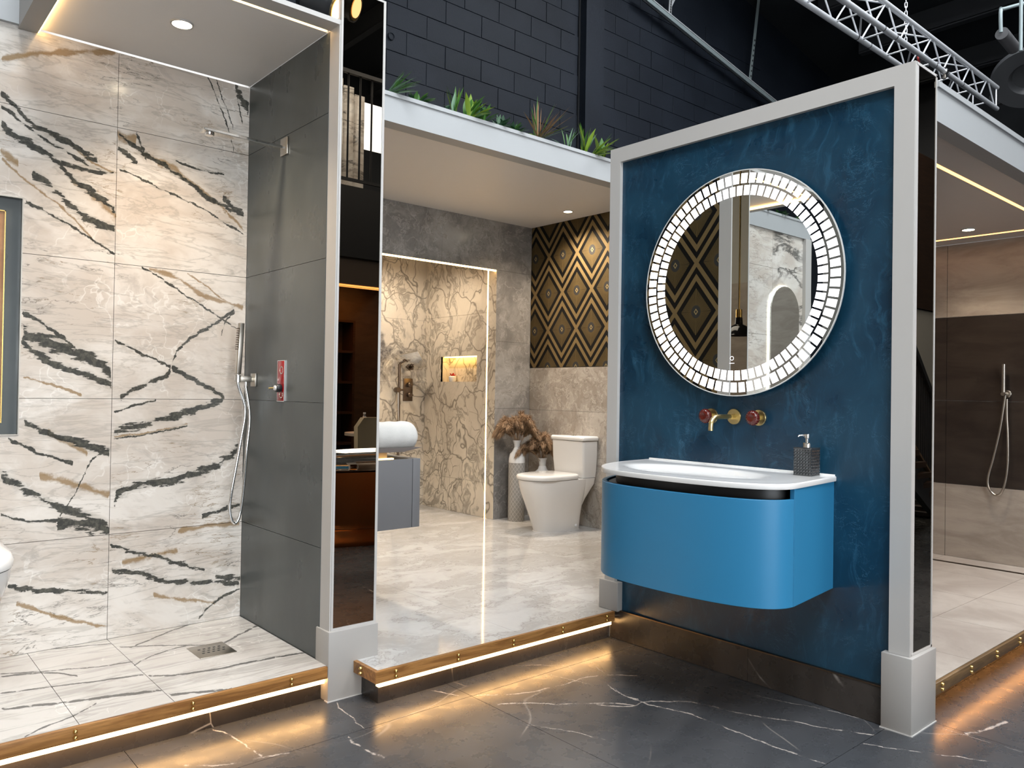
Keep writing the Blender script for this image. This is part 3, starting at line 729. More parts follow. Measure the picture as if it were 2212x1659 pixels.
for xa, xb in ((1.70, 2.34), (2.34, 3.015), (3.015, 3.69), (3.69, 4.264)):
    box('tile', xa+.0008, xb-.0008, YB, YB+.03, AZ, CZ, GREYM, wall_middle_back)
for a, b in ((.14, .51), (.51, 1.08), (1.08, 1.65), (1.65, 2.255), (2.255, CZ)):
    box('tile', XA+.0008 + (.002 if b < 2.3 else 0), XW-.003, YB, YB+.012, a+.0008, b-.0008, GREYM, wall_middle_back)
ceiling_middle = st(box('ceiling_middle', 1.70, XW+.08, 3.72, YB+.06, CZ, CZ+.05, CEILM), 'plain warm white ceiling of the wallpapered booth')
trim_5 = st(boxes('trim_5', [(1.70, XW+.08, 3.62, 3.72, CZ-.004, 2.812), (1.70, XW+.08, 3.612, 3.63, 2.80, 2.822)], FASC), 'pale fascia beam with plants along its top')
box('planter_trough', 1.72, XW, 3.72, 3.95, CZ+.05, 2.80, FASC, trim_5)
# shower alcove
wall_alcove_side = st(box('wall_alcove_side', XA+.10, XA+.16, YB+.06, YA+.06, 0, 2.5, CEILM), 'cream cracked marble side of the shower alcove with a lit niche')
n0, n1, nz0, nz1 = 5.375, 5.905, 1.306, 1.535
ys3 = [YB+.001, 5.226, 5.242, YA]; zs3 = [.14, .44, 1.40, 1.9, 2.45]
def aslab(y0, y1, z0, z1): box('tile', XA, XA+.02, y0+.0008, y1-.0008, z0+.0008, z1-.0008, CRACK, wall_alcove_side)
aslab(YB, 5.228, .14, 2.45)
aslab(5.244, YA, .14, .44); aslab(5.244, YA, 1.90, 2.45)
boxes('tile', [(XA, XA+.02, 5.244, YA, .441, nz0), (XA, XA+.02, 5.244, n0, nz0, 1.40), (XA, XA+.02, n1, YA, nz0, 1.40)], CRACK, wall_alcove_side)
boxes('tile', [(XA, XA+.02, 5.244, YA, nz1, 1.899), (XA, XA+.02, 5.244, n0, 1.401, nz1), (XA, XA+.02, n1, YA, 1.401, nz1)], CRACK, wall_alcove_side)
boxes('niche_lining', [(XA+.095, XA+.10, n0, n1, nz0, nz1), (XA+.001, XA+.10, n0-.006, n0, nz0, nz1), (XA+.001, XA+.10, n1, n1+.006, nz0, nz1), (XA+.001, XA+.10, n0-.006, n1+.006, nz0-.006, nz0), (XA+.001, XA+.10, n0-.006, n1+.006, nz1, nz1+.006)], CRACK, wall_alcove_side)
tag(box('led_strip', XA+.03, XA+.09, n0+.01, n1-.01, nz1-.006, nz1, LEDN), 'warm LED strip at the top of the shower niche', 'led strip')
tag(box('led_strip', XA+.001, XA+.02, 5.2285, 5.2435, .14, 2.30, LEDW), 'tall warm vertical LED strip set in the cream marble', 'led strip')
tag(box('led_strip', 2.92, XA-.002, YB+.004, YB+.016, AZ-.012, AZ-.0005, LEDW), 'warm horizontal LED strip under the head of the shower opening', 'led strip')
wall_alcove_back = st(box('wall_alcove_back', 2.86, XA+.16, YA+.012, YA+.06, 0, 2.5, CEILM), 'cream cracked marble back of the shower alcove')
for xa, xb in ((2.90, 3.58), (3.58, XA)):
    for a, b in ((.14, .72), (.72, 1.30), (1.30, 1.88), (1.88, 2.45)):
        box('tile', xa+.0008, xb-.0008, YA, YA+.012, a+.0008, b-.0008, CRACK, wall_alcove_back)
st(box('wall_alcove_end', 2.80, 2.90, YB+.06, YA, 0, 2.5, CRACK), 'far end of the shower alcove')
st(box('ceiling_alcove', 2.80, XA+.16, YB+.06, YA+.06, 2.45, 2.5, CEILM), 'ceiling of the shower alcove')
st(boxes('wall_middle_end', [(1.70, 2.80, YB+.06, YB+.10, 0, 2.80)], GREYM), 'grey stone wall beside the shower alcove')
# ---------------------------------------------------------------- blue partition
wall_blue = st(box('wall_blue', 3.012, 3.165, 1.222, 2.688, 0, 2.45, CEILM), 'partition faced in blue polished plaster')
box('plaster_panel', 3.0, 3.012, 1.279, 2.626, .145, 2.386, BLUEP, wall_blue)
trim_6 = st(boxes('trim_6', [(2.98, 3.012, 2.624, 2.69, .28, 2.457), (2.98, 3.012, 1.205, 1.280, .28, 2.457), (2.98, 3.012, 1.28, 2.624, 2.384, 2.457), (3.012, 3.175, 2.688, 2.692, .14, 2.457), (3.012, 3.178, 1.205, 2.69, 2.45, 2.457)], WHITE), 'wide pale frame around the blue plaster wall')
trim_7 = st(boxes('trim_7', [(2.983, 2.9935, 1.2035, 1.222, .28, 2.455), (3.168, 3.178, 1.2035, 1.222, .28, 2.455), (2.99, 3.178, 1.2035, 1.222, 2.447, 2.457), (2.99, 3.178, 1.2035, 1.222, .28, .288)], WHITE), 'pale edging around the dark mirror of the blue partition')
mir_2 = tag(box('mirror_panel', 2.994, 3.1675, 1.2055, 1.22, .289, 2.446, BMIRROR), 'tall narrow dark tinted mirror on the end of the blue partition', 'mirror')
base_2 = tag(box('base_block', 2.965, 3.182, 1.189, 1.301, 0, .279, BASEP, bev=.003), 'tall painted base block standing on the dark floor below the blue partition', 'plinth block')
tag(box('base_block', 2.965, 3.03, 2.59, 2.714, .1405, .284, BASEP, bev=.003), 'small painted base block on the stone floor behind the blue vanity', 'plinth block')
box('sealant_bead', 2.962, 3.184, 1.186, 1.303, 0, .004, WHITE, base_2)
box('sealant_bead', 1.486, 1.713, 2.773, 2.80, 0, .004, WHITE, base_1)
baseboard_blue = st(box('baseboard_blue', 2.99, 3.012, 1.30, 2.648, 0, .14, GROUTD), 'dark brown marble skirting below the blue wall')
for a, b in ((1.301, 1.87), (1.87, 2.648)):
    box('skirting_tile', 2.984, 2.99, a+.0006, b-.0006, 0.002, .141, SKIRT, baseboard_blue)
box('metal_bead', 2.982, 3.0, 1.301, 2.648, .141, .1455, BRONZE, baseboard_blue)
# ---------------------------------------------------------------- right booth
floor_right = st(boxes('floor_right', [(3.182, 5.9, 1.30, 2.72, 0, .128), (3.182, 5.9, 1.206, 1.30, .096, .128)], GROUT), 'beige cement tiled floor of the brown shower')
tiles_h(floor_right, [3.182, 3.60, 4.178, 4.752, 5.325, 5.60], [1.206, 1.561], .128, .14, BFLOOR, .0012)
tiles_h(floor_right, [3.182, 3.58, 4.152, 4.725, 5.30, 5.60], [1.561, 2.132, 2.70], .128, .14, BFLOOR, .0012)
tiles_h(floor_right, [5.65, 5.84], [1.206, 1.561, 2.132, 2.70], .128, .14, BFLOOR, .0012)
dr = thing('linear_drain', 'narrow linear shower drain along the foot of the brown wall', 'drain', (5.625, 1.9, .13))
boxes('channel', [(5.602, 5.606, 1.21, 2.70, .128, .139), (5.644, 5.648, 1.21, 2.70, .128, .139)], NICKEL, dr)
box('grate', 5.608, 5.642, 1.21, 2.70, .128, .134, BRONZE, dr)
wall_right_side = st(box('wall_right_side', 5.852, 5.95, 1.19, 2.80, 0, 2.40, CEILM), 'shower wall with beige tiles and a dark brown band')
for ya, yb in ((1.20, 2.134), (2.134, 2.72)):
    for a, b, mt in ((.14, .637, BEIGE), (.637, 1.208, BROWNT), (1.208, 1.783, BROWNT), (1.783, 2.283, BEIGE)):
        box('tile', 5.84, 5.852, ya+.0015, yb-.0015, a+.001, b-.001, mt, wall_right_side)
st(box('wall_right_back', 3.182, 5.95, 2.72, 2.78, 0, 2.40, BEIGE), 'beige back wall of the brown shower')
st(box('wall_right_inner', 3.165, 3.182, 1.225, 2.72, .14, 2.30, BEIGE), 'beige tiled inner face of the blue partition')
RC = 2.287
ceiling_right = st(boxes('ceiling_right', [(3.178, 5.84, 1.28, 1.43, RC, 2.34), (3.178, 5.625, 1.452, 2.72, RC, 2.34), (5.655, 5.84, 1.452, 2.72, RC, 2.34), (3.178, 5.84, 1.43, 1.452, RC+.02, 2.34), (5.625, 5.655, 1.452, 2.72, RC+.02, 2.34)], STRETCH), 'glossy grey shower ceiling with two light lines')
tag(box('led_strip', 3.18, 5.84, 1.431, 1.451, RC-.001, RC+.02, LEDO), 'orange LED line along the front of the glossy ceiling', 'led strip')
tag(box('led_strip', 5.626, 5.654, 1.453, 2.72, RC-.001, RC+.02, LEDO), 'orange LED line in the glossy ceiling above the brown shower wall', 'led strip')
trim_8 = st(boxes('trim_8', [(3.178, 5.95, 1.205, 1.275, RC-.004, 2.424), (3.178, 5.95, 1.197, 1.22, 2.412, 2.434)], FASC), 'pale fascia beam over the brown shower')
edge_r = thing('step_edging', 'pale oak step edging with brass studs below the beige tiled floor', 'step edging', (4, 1.19, .095))
box('oak_board', 3.184, 5.9, 1.190, 1.205, .095, .1405, OAKL, edge_r, bev=.001)
for k in range(9): bolt(edge_r, 3.239+.30*k, 1.190)
st(box('baseboard_right', 3.184, 5.9, 1.288, 1.30, 0, .095, SKIRT), 'dark skirting under the step of the brown shower')
tag(box('led_strip', 3.19, 5.9, 1.207, 1.219, .0945, .096, LEDR), 'LED strip under the pale oak edge of the brown shower', 'led strip')
# ================================================================== BLUE WALL: vanity, basin, mirror, taps
YC = 1.962
def half(pts): return pts
VP_ = [(0, 2.415), (.10, 2.417), (.20, 2.425), (.30, 2.441), (.38, 2.464), (.44, 2.495), (.48, 2.534), (.50, 2.575), (.505, 2.612)]
def smooth2(P, k=4):
    Q = catmull([(p[0], p[1], 0) for p in P], k); return [(q.x, q.y) for q in Q]
HP = smooth2(VP_)
HPL = smooth2([(0, 2.415), (.10, 2.418), (.19, 2.430), (.25, 2.450), (.30, 2.484), (.345, 2.533), (.385, 2.598), (.418, 2.68), (.442, 2.78)])
def outline(inset=0.0, back=3.0, backw=.457, hp=HP):
    R = [(x+inset, YC-dy*(1-inset/.5)) for dy, x in hp]          # from the middle to the near corner
    L = [(x+inset, YC+dy*(1-inset/.5)) for dy, x in HPL]
    return list(reversed(L))+R[1:]+[(back, YC-backw+inset), (back, YC+backw-inset)]
van = thing('vanity_unit', 'bow-fronted blue wall-hung vanity on the blue plaster wall', 'vanity', (2.75, YC, .468))
fr = outline()
nf = len(HP)+len(HPL)-1
# curved drawer front as a shell
def shell(name, pts, thick, z0, z1, mat, parent):
    n = len(pts); inn = []
    for i, p in enumerate(pts):
        a = Vector(pts[max(i-1, 0)]); b = Vector(pts[min(i+1, n-1)]); d = (b-a).normalized(); nrm = Vector((-d.y, d.x))
        c = Vector((2.75, YC)); q = Vector(p)
        if (c-q).dot(nrm) < 0: nrm = -nrm
        inn.append(q+nrm*thick)
    V = [(p[0], p[1], z0) for p in pts]+[(p.x, p.y, z0) for p in inn]+[(p[0], p[1], z1) for p in pts]+[(p.x, p.y, z1) for p in inn]
    F = []
    for i in range(n-1):
        F += [(i, i+1, 2*n+i+1, 2*n+i), (n+i, 3*n+i, 3*n+i+1, n+i+1), (2*n+i, 2*n+i+1, 3*n+i+1, 3*n+i), (i, n+i, n+i+1, i+1)]
    F += [(0, 2*n, 3*n, n), (n-1, 2*n-1, 4*n-1, 3*n-1)]
    o = meshobj(name, V, F, mat, parent, True, 40)
    mod = o.modifiers.new('bevel', 'BEVEL'); mod.width = .0015; mod.segments = 2; mod.limit_method = 'ANGLE'; mod.angle_limit = math.radians(60)
    return o
shell('drawer_front', fr[:nf], .02, .468, .852, BLUEV, van)
for s_ in (-1, 1):
    a = (2.614, YC+s_*.505) if s_ < 0 else (2.782, YC+.442); b = (3.0, YC+s_*.457)
    prism('side_panel', [a, b, (b[0], b[1]-s_*.018), (a[0], a[1]-s_*.018)], .468, .889 if s_ < 0 else .852, BLUEV, van, bev=.001)
prism('carcass', [(x+.024, YC+(y-YC)*.95) for x, y in fr[:nf]]+[(2.999, YC-.435), (2.999, YC+.435)], .472, .845, BLACKG, van)
shell('handle_recess', [(x+.065, YC+(y-YC)*.935) for x, y in fr[:nf]], .012, .845, .8885, BLACKG, van)
# basin: slab with a scooped oval bowl
bas = thing('washbasin', 'white bow-fronted washbasin slab on top of the blue vanity', 'washbasin', (2.75, YC, .889))
def basin():
    # polar grid around the bowl centre out to the outline
    cx_, cy_ = 2.70, YC
    out = outline(-.004, 2.999, .462)
    out = [Vector(p) for p in out]
    n = 96
    def hit(a):
        d = Vector((math.cos(a), math.sin(a))); best = None
        for i in range(len(out)):
            p, q = out[i], out[(i+1) % len(out)]; e = q-p; den = d.x*e.y-d.y*e.x
            if abs(den) < 1e-9: continue
            w = p-Vector((cx_, cy_)); t = (w.x*e.y-w.y*e.x)/den; s = (w.x*d.y-w.y*d.x)/den
            if t > 0 and -1e-6 <= s <= 1+1e-6 and (best is None or t < best): best = t
        return best
    V, F = [], []
    angs = [2*math.pi*i/n for i in range(n)]
    # snap a few angles onto the back corners
    for cxy in ((2.999, YC-.462-.004), (2.999, YC+.462+.004)):
        a = math.atan2(cxy[1]-cy_, cxy[0]-cx_) % (2*math.pi); k = min(range(n), key=lambda i: abs(angs[i]-a)); angs[k] = a
    rings = []
    T_ = .909
    def ring(fn): rings.append([fn(a) for a in angs])
    EX, EY = .175, .33
    for rr, dz in ((.08, -.0445), (.35, -.043), (.6, -.037), (.78, -.026), (.9, -.014), (.97, -.005), (1.02, -.0012), (1.08, -.0003)):
        ring(lambda a: (cx_+EX*rr*math.cos(a)*1.0, cy_+EY*rr*math.sin(a), T_+dz))
    for t, dz in ((.55, 0), (.93, 0), (.985, .0005), (.997, -.0015), (1.0, -.005), (1.0, -.0165), (.994, -.0195), (.9, -.02)):
        def f(a, t=t, dz=dz):
            h = hit(a); e = Vector((EX*1.1*math.cos(a), EY*1.1*math.sin(a))); o = Vector((h*math.cos(a), h*math.sin(a)))
            p = e.lerp(o, t); return (cx_+p.x, cy_+p.y, T_+dz)
        ring(f)
    for R in rings: V += R
    for i in range(len(rings)-1):
        for j in range(n): F.append((i*n+j, i*n+(j+1) % n, (i+1)*n+(j+1) % n, (i+1)*n+j))
    F += [tuple(range(n)), tuple(range(len(V)-n, len(V)))]
    return meshobj('basin_slab', V, F, CERAM2, bas, True, 50)
basin()
box('back_lip', 2.988, 2.9995, YC-.462, YC+.462, .905, .9155, CERAM2, bas, bev=.002)
lathe('waste_cap', [(.0, .006), (.022, .006), (.026, .003), (.026, 0)], (2.70, YC, .8645), CHROME, bas, 24)
# round illuminated mirror
MY, MZ, MR, MX = 1.937, 1.706, .489, 2.955
mir = thing('round_mirror', 'round mirror with two rings of lit tiles on the blue wall', 'mirror', (3.0, MY, MZ-MR))
def xdisc(name, prof, mat, parent, n=96): return lathe(name, prof, (MX, MY, MZ), mat, parent, n, 'X')
xdisc('backing', [(0, -.0445), (.44, -.0445), (.45, -.008), (.45, -.0051)], BLACK, mir)
gl = xdisc('glass', [(0, 0), (MR-.004, 0), (MR-.004, -.005), (0, -.005)], SMIRROR, mir)
gl.data.polygons.foreach_set('use_smooth', [False]*len(gl.data.polygons))
xdisc('rim', [(MR-.004, .0012), (MR, .0012), (MR, -.006), (MR-.004, -.006), (MR-.004, .0012)], simple('satin_rim', (.85, .85, .83), .35, .3), mir)
def tile_mesh(r0, r1, frac):
    V, F = [], []; a = math.pi*2/72*frac/2; k = 3
    for x in (-.0003, 0.0):
        for (rr, t) in [(r0, -1), (r0, 0), (r0, 1), (r1, 1), (r1, 0), (r1, -1)]:
            V.append((x-.0002, rr*math.sin(a*t), rr*math.cos(a*t)))
    F = [(0, 1, 2, 3, 4, 5), (6, 7, 8, 9, 10, 11)]+[(i, (i+1) % 6, 6+(i+1) % 6, 6+i) for i in range(6)]
    me = bpy.data.meshes.new('light_tile'); me.from_pydata(V, [], F); me.update(); me.materials.append(MLED); return me
for r0_, r1_, off in ((.880, .966, 0), (.774, .860, .5)):
    me = tile_mesh(MR*r0_, MR*r1_, .77)
    for k in range(72):
        o = bpy.data.objects.new('light_tile', me)
        o.matrix_basis = Matrix.Translation((MX, MY, MZ)) @ Matrix.Rotation(2*math.pi*(k+off)/72, 4, 'X')
        link(o, mir)
q = on(1581, 774, 0, MX)
lathe('touch_switch', [(.0075, .0006), (.009, .0006), (.009, .0002), (.0075, .0002), (.0075, .0006)], (MX, q.y, q.z), MLED, mir, 24, 'X')
box('switch_mark', MX-.0006, MX-.0002, q.y-.012, q.y+.012, q.z-.0225, q.z-.0205, MLED, mir)
# taps
def flange(parent, y, z=1.127):
    lathe('flange', [(.0, .0), (.033, .0), (.0345, .002), (.0345, .006), (.033, .008), (.0, .008)], (3.0, y, z), BRASSB, parent, 40, 'X')
for y in (2.077, 1.839):
    t = thing('tap_handle', 'fluted ruby glass tap handle ' + ('behind the curved brass spout' if y > 2 else 'on the soap dispenser side of the brass spout'), 'tap', (3.0, y, 1.09))
    flange(t, y)
    cyl('stem', (2.992, y, 1.127), (2.962, y, 1.127), .011, BRASSB, t, 20)
    lathe('fluted_knob', [(.010, .032), (.020, .034), (.028, .040), (.0315, .048), (.031, .056), (.026, .064), (.016, .069), (.007, .066), (0, .064)], (3.0, y, 1.127), AMBER, t, 96, 'X', rf=lambda a, h: 1+.045*math.cos(20*a)*(1 if h > .033 else 0))
t = thing('basin_spout', 'curved brushed brass wall spout between two ruby handles', 'tap', (3.0, 1.96, 1.07))
flange(t, 1.96, 1.128)
cyl('collar', (2.993, 1.96, 1.128), (2.966, 1.96, 1.128), .0125, BRASSB, t, 24)
tube('spout', [(2.968, 1.96, 1.128), (2.93, 1.96, 1.128), (2.875, 1.96, 1.128), (2.846, 1.96, 1.122), (2.829, 1.96, 1.106), (2.824, 1.96, 1.088), (2.824, 1.96, 1.070)], .0105, BRASSB, t, 20)
cyl('aerator', (2.824, 1.96, 1.0705), (2.824, 1.96, 1.069), .0085, BLACK, t, 20)
# soap dispenser
q = on(1751, 1028, 2, .912); sx, sy = q.x, q.y
so = thing('soap_dispenser', 'faceted smoked glass soap dispenser with a chrome pump on the white basin', 'soap dispenser', (sx+.036, sy+.036, .91))
def faceted():
    V, F = [], []; nX, nZ, S, Hh = 6, 9, .072, .104
    x0, y0, z0 = sx, sy, .9105
    for face in range(4):
        base = len(V)
        for j in range(nZ*2+1):
            for i in range(nX*2+1):
                u = i/(nX*2)*S; z = z0+j/(nZ*2)*Hh
                off = -.0022 if (i % 2 == 1 and j % 2 == 1) else (0 if (i % 2 == 0 and j % 2 == 0) else .0)
                if 0 < i < nX*2 and 0 < j < nZ*2 and (i+j) % 2 == 1: off = .0014
                P = {0: (x0+off, y0+u), 1: (x0+u, y0+off), 2: (x0+S-off, y0+u), 3: (x0+u, y0+S-off)}[face]
                V.append((P[0], P[1], z))
        w = nX*2+1
        for j in range(nZ*2):
            for i in range(nX*2):
                a = base+j*w+i
                if (i+j) % 2 == 0: F += [(a, a+1, a+w+1), (a, a+w+1, a+w)]
                else: F += [(a, a+1, a+w), (a+1, a+w+1, a+w)]
    return meshobj('bottle', V, F, SMOKE, so)
faceted()
box('bottle_base', sx-.001, sx+.073, sy-.001, sy+.073, .909, .9135, SMOKE, so, bev=.001)
box('bottle_top', sx-.001, sx+.073, sy-.001, sy+.073, 1.0125, 1.020, SMOKE, so, bev=.001)
cx_, cy_ = sx+.036, sy+.036
lathe('collar', [(0, 0), (.0155, 0), (.0155, .016), (.0145, .018), (0, .018)], (cx_, cy_, 1.02), CHROME, so, 28)
lathe('pump_head', [(0, 0), (.0065, 0), (.0065, .016), (.0105, .018), (.0105, .030), (.012, .0305), (.012, .034), (0, .035)], (cx_, cy_, 1.038), CHROME, so, 24)
tube('nozzle', [(cx_, cy_, 1.066), (cx_-.015, cy_+.010, 1.067), (cx_-.026, cy_+.018, 1.066), (cx_-.031, cy_+.022, 1.061)], .0035, CHROME, so, 12)

# ================================================================== LEFT SHOWER
def downlight(loc, r, label):
    t = thing('downlight', label, 'downlight', loc)
    lathe('trim_ring', [(r*.86, .006), (r*.86, -.003), (r, -.003), (r*1.02, 0), (r*1.02, .006), (r*.86, .006)], loc, WHITE, t, 40)
    lathe('lens', [(0, .004), (r*.85, .004), (r*.85, .001), (0, .001)], loc, LENS, t, 40)
downlight((1.03, 3.207, 2.655), .043, 'recessed downlight in the ceiling of the marble shower')
downlight((4.423, 4.439, CZ-.003), .04, 'recessed downlight in the ceiling beside the gold wallpaper')
downlight((2.22, 4.439, CZ-.003), .04, 'added hidden downlight in the ceiling near the grey vanity')  # fitting of the added lamp, out of view
downlight((5.385, 1.848, RC-.003), .04, 'recessed downlight between the light lines of the glossy ceiling')
arm = thing('wall_shower', 'slim flat chrome overhead shower on the slate wall', 'shower head', (1.495, 3.26, 2.24))
box('wall_plate', 1.487, 1.4945, 3.226, 3.294, 2.243, 2.319, NICKEL, arm, bev=.001)
prism('arm', [(1.488, 3.247), (1.135, 3.236), (1.135, 3.290), (1.488, 3.273)], 2.268, 2.281, CHROME, arm, bev=.002)
lathe('spray_nozzle', [(0, 0), (.017, 0), (.019, .004), (.019, .012), (0, .012)], (1.166, 3.263, 2.2565), CHROME, arm, 24)
br = thing('shower_bracket', 'square chrome bracket holding the hand shower on the slate wall', 'bracket', (1.495, 3.54, 1.23))
box('wall_plate', 1.485, 1.4945, 3.512, 3.566, 1.228, 1.288, NICKEL, br, bev=.001)
box('arm', 1.425, 1.486, 3.526, 3.552, 1.248, 1.275, NICKEL, br, bev=.002)
lathe('holder', [(.0095, 0), (.015, 0), (.015, .032), (.0095, .032), (.0095, 0)], (1.414, 3.539, 1.246), CHROME, br, 20)
cyl('outlet', (1.452, 3.539, 1.249), (1.452, 3.539, 1.222), .0085, CHROME, br, 16)
hs = thing('hand_shower', 'slim chrome hand shower with a looped hose against the slate wall', 'hand shower', (1.41, 3.539, 1.2))
V = bv(-.011, .011, -.014, .014, 0, .235)
w_ = box('wand', -.011, .011, -.014, .014, 0, .235, NICKEL, None, bev=.003); w_.data.transform(Matrix.Translation((1.414, 3.539, 1.283)) @ Matrix.Rotation(math.radians(3), 4, 'Y'))
w_.parent = hs; w_.matrix_parent_inverse = WORLD[hs.name].inverted()
boxes('spray_face', [(1.4045-.0015+.0007*k, 1.4055+.0007*k, 3.529, 3.549, 1.395+k*.0105, 1.400+k*.0105) for k in range(10)], BRONZE, hs)
hp_ = [(1.414, 3.539, 1.284), (1.414, 3.539, 1.24)]
hp_ += [tuple(on(x, y, 1, 3.535)) for x, y in ((529, 885), (520, 950), (509, 1012), (500, 1062), (496, 1098), (500, 1122), (508, 1130), (516, 1118), (522, 1088), (528, 1035), (533, 970), (539, 900))]+[(1.452, 3.539, 1.225)]
tube('hose', hp_, .0072, CHROME, hs, 14, k=10)
ct = thing('shower_control', 'red glass shower control plate with a black knob on the slate wall', 'shower control', (1.495, 3.253, 1.165))
box('red_plate', 1.490, 1.4945, 3.220, 3.288, 1.166, 1.341, REDG, ct, bev=.002)
boxes('chrome_edge', [(1.4905, 1.4945, 3.2185, 3.220, 1.164, 1.343), (1.4905, 1.4945, 3.288, 3.2895, 1.164, 1.343), (1.4905, 1.4945, 3.22, 3.288, 1.164, 1.166), (1.4905, 1.4945, 3.22, 3.288, 1.341, 1.343)], CHROME, ct)
lathe('black_knob', [(0, 0), (.016, 0), (.018, .004), (.018, .020), (.015, .024), (0, .024)], (1.490, 3.250, 1.222), BLACK, ct, 28, 'X')
lathe('white_cap', [(0, 0), (.011, 0), (.012, .004), (.009, .008), (0, .009)], (1.467, 3.250, 1.222), CERAMIC, ct, 24, 'X')
cyl('lever', (1.455, 3.250, 1.222), (1.436, 3.252, 1.221), .0035, BRASS, ct, 12)
for z in (1.30, 1.195):
    lathe('ring', [(.013, .0005), (.015, .0015), (.017, .0005), (.015, 0), (.013, .0005)], (1.490, 3.246, z), CHROME, ct, 28, 'X')
dg = thing('shower_drain', 'square steel drain grate in the marble shower floor', 'drain', (1.21, 3.247, .14))
box('grate', 1.136, 1.283, 3.165, 3.327, .1402, .1425, NICKEL, dg, bev=.0008)
k = 0
for i in range(5):
    for j in range(3):
        x = 1.168+i*.0205+(j % 2)*.010; y = 3.222+j*.026
        box('slot', x-.005, x+.005, y-.005, y+.005, .1424, .1428, BLACK, dg)
        k += 1
# wall hung toilet on the side wall
def toilet_hung():
    t = thing('wall_hung_toilet', 'white wall-hung toilet with closed lid under the amber niche', 'toilet', (.338, 3.38, .22))
    XC, n = .328, 44
    def ovl(yf, w):
        out = []; ym = yf+.22
        for i in range(n):
            a = 2*math.pi*i/n; c, s_ = math.cos(a), math.sin(a)
            if s_ < 0: out.append((XC+w*math.copysign(abs(c)**.9, c), ym-(ym-yf)*abs(s_)**.9))
            else: out.append((XC+w*math.copysign(abs(c)**.3, c), ym+(3.655-ym)*abs(s_)**.3))
        return out
    loft('bowl', [(.22, ovl(3.40, .10)), (.30, ovl(3.33, .125)), (.42, ovl(3.20, .158)), (.54, ovl(3.12, .178)), (.575, ovl(3.11, .181))], CERAM2, t)
    loft('lid', [(.580, ovl(3.105, .184)), (.602, ovl(3.10, .186)), (.622, ovl(3.115, .178)), (.637, ovl(3.16, .150)), (.645, ovl(3.24, .10))], CERAM2, t)
toilet_hung()

# ================================================================== MIDDLE BOOTH
# close coupled toilet against the wallpapered wall
TY = 4.47
to = thing('toilet', 'white close-coupled toilet with closed lid below the gold wallpaper', 'toilet', (4.4, TY, .14))
def dshape(xf, xb, w, n=44, sq=2.3, fr_=.45):
    # rounded front towards -X, squarer back
    out = []; xm = xf+(xb-xf)*fr_
    for i in range(n):
        a = 2*math.pi*i/n; c, s = math.cos(a), math.sin(a)
        if c < 0: out.append((xm+(xm-xf)*-1*abs(c)**(2/sq), TY+w*math.copysign(abs(s)**(2/sq), s)))
        else: out.append((xm+(xb-xm)*abs(c)**(2/6), TY+w*math.copysign(abs(s)**(2/5.5), s)))
    return out
loft('bowl', [(.14, dshape(4.165, 4.545, .118)), (.16, dshape(4.160, 4.545, .120)), (.25, dshape(4.128, 4.545, .135)), (.36, dshape(4.085, 4.55, .158)), (.45, dshape(4.045, 4.565, .174)), (.51, dshape(4.028, 4.585, .180)), (.545, dshape(4.022, 4.60, .182))], CERAMIC, to)
loft('rear_outlet', [(.30, dshape(4.50, 4.552, .10)), (.38, dshape(4.50, 4.575, .13)), (.45, dshape(4.48, 4.62, .155)), (.50, dshape(4.46, 4.655, .170)), (.535, dshape(4.45, 4.657, .176)), (.548, dshape(4.45, 4.657, .178))], CERAMIC, to)
loft('seat_lid', [(.549, dshape(4.018, 4.475, .184)), (.556, dshape(4.014, 4.478, .187)), (.575, dshape(4.014, 4.478, .187)), (.584, dshape(4.022, 4.474, .180)), (.588, dshape(4.05, 4.46, .16))], CERAMIC, to)
def rbox(x0, x1, w, r=.02):
    out = []
    for (cx2, cy2, a0) in ((x1-r, TY+w-r, 0), (x0+r, TY+w-r, 90), (x0+r, TY-w+r, 180), (x1-r, TY-w+r, 270)):
        for k in range(5):
            a = math.radians(a0+k*22.5); out.append((cx2+r*math.cos(a), cy2+r*math.sin(a)))
    return out
loft('cistern', [(.55, rbox(4.505, 4.655, .165)), (.60, rbox(4.498, 4.655, .172)), (.72, rbox(4.488, 4.657, .178)), (.838, rbox(4.484, 4.657, .180))], CERAMIC, to)
loft('cistern_lid', [(.842, rbox(4.478, 4.657, .186)), (.848, rbox(4.474, 4.658, .189)), (.868, rbox(4.474, 4.658, .189)), (.876, rbox(4.482, 4.655, .182))], CERAMIC, to)
lathe('flush_button', [(0, 0), (.024, 0), (.024, .005), (.021, .007), (0, .007)], (4.565, TY, .876), CHROME, to, 28)
lathe('screw_cap', [(0, -.004), (.011, -.004), (.011, .003), (.007, .006), (0, .007)], (4.47, TY-.1235, .178), CERAM2, to, 16, 'Y')
loft('sealant_bead', [(.1402, dshape(4.160, 4.55, .123)), (.1435, dshape(4.162, 4.548, .121))], WHITE, to)
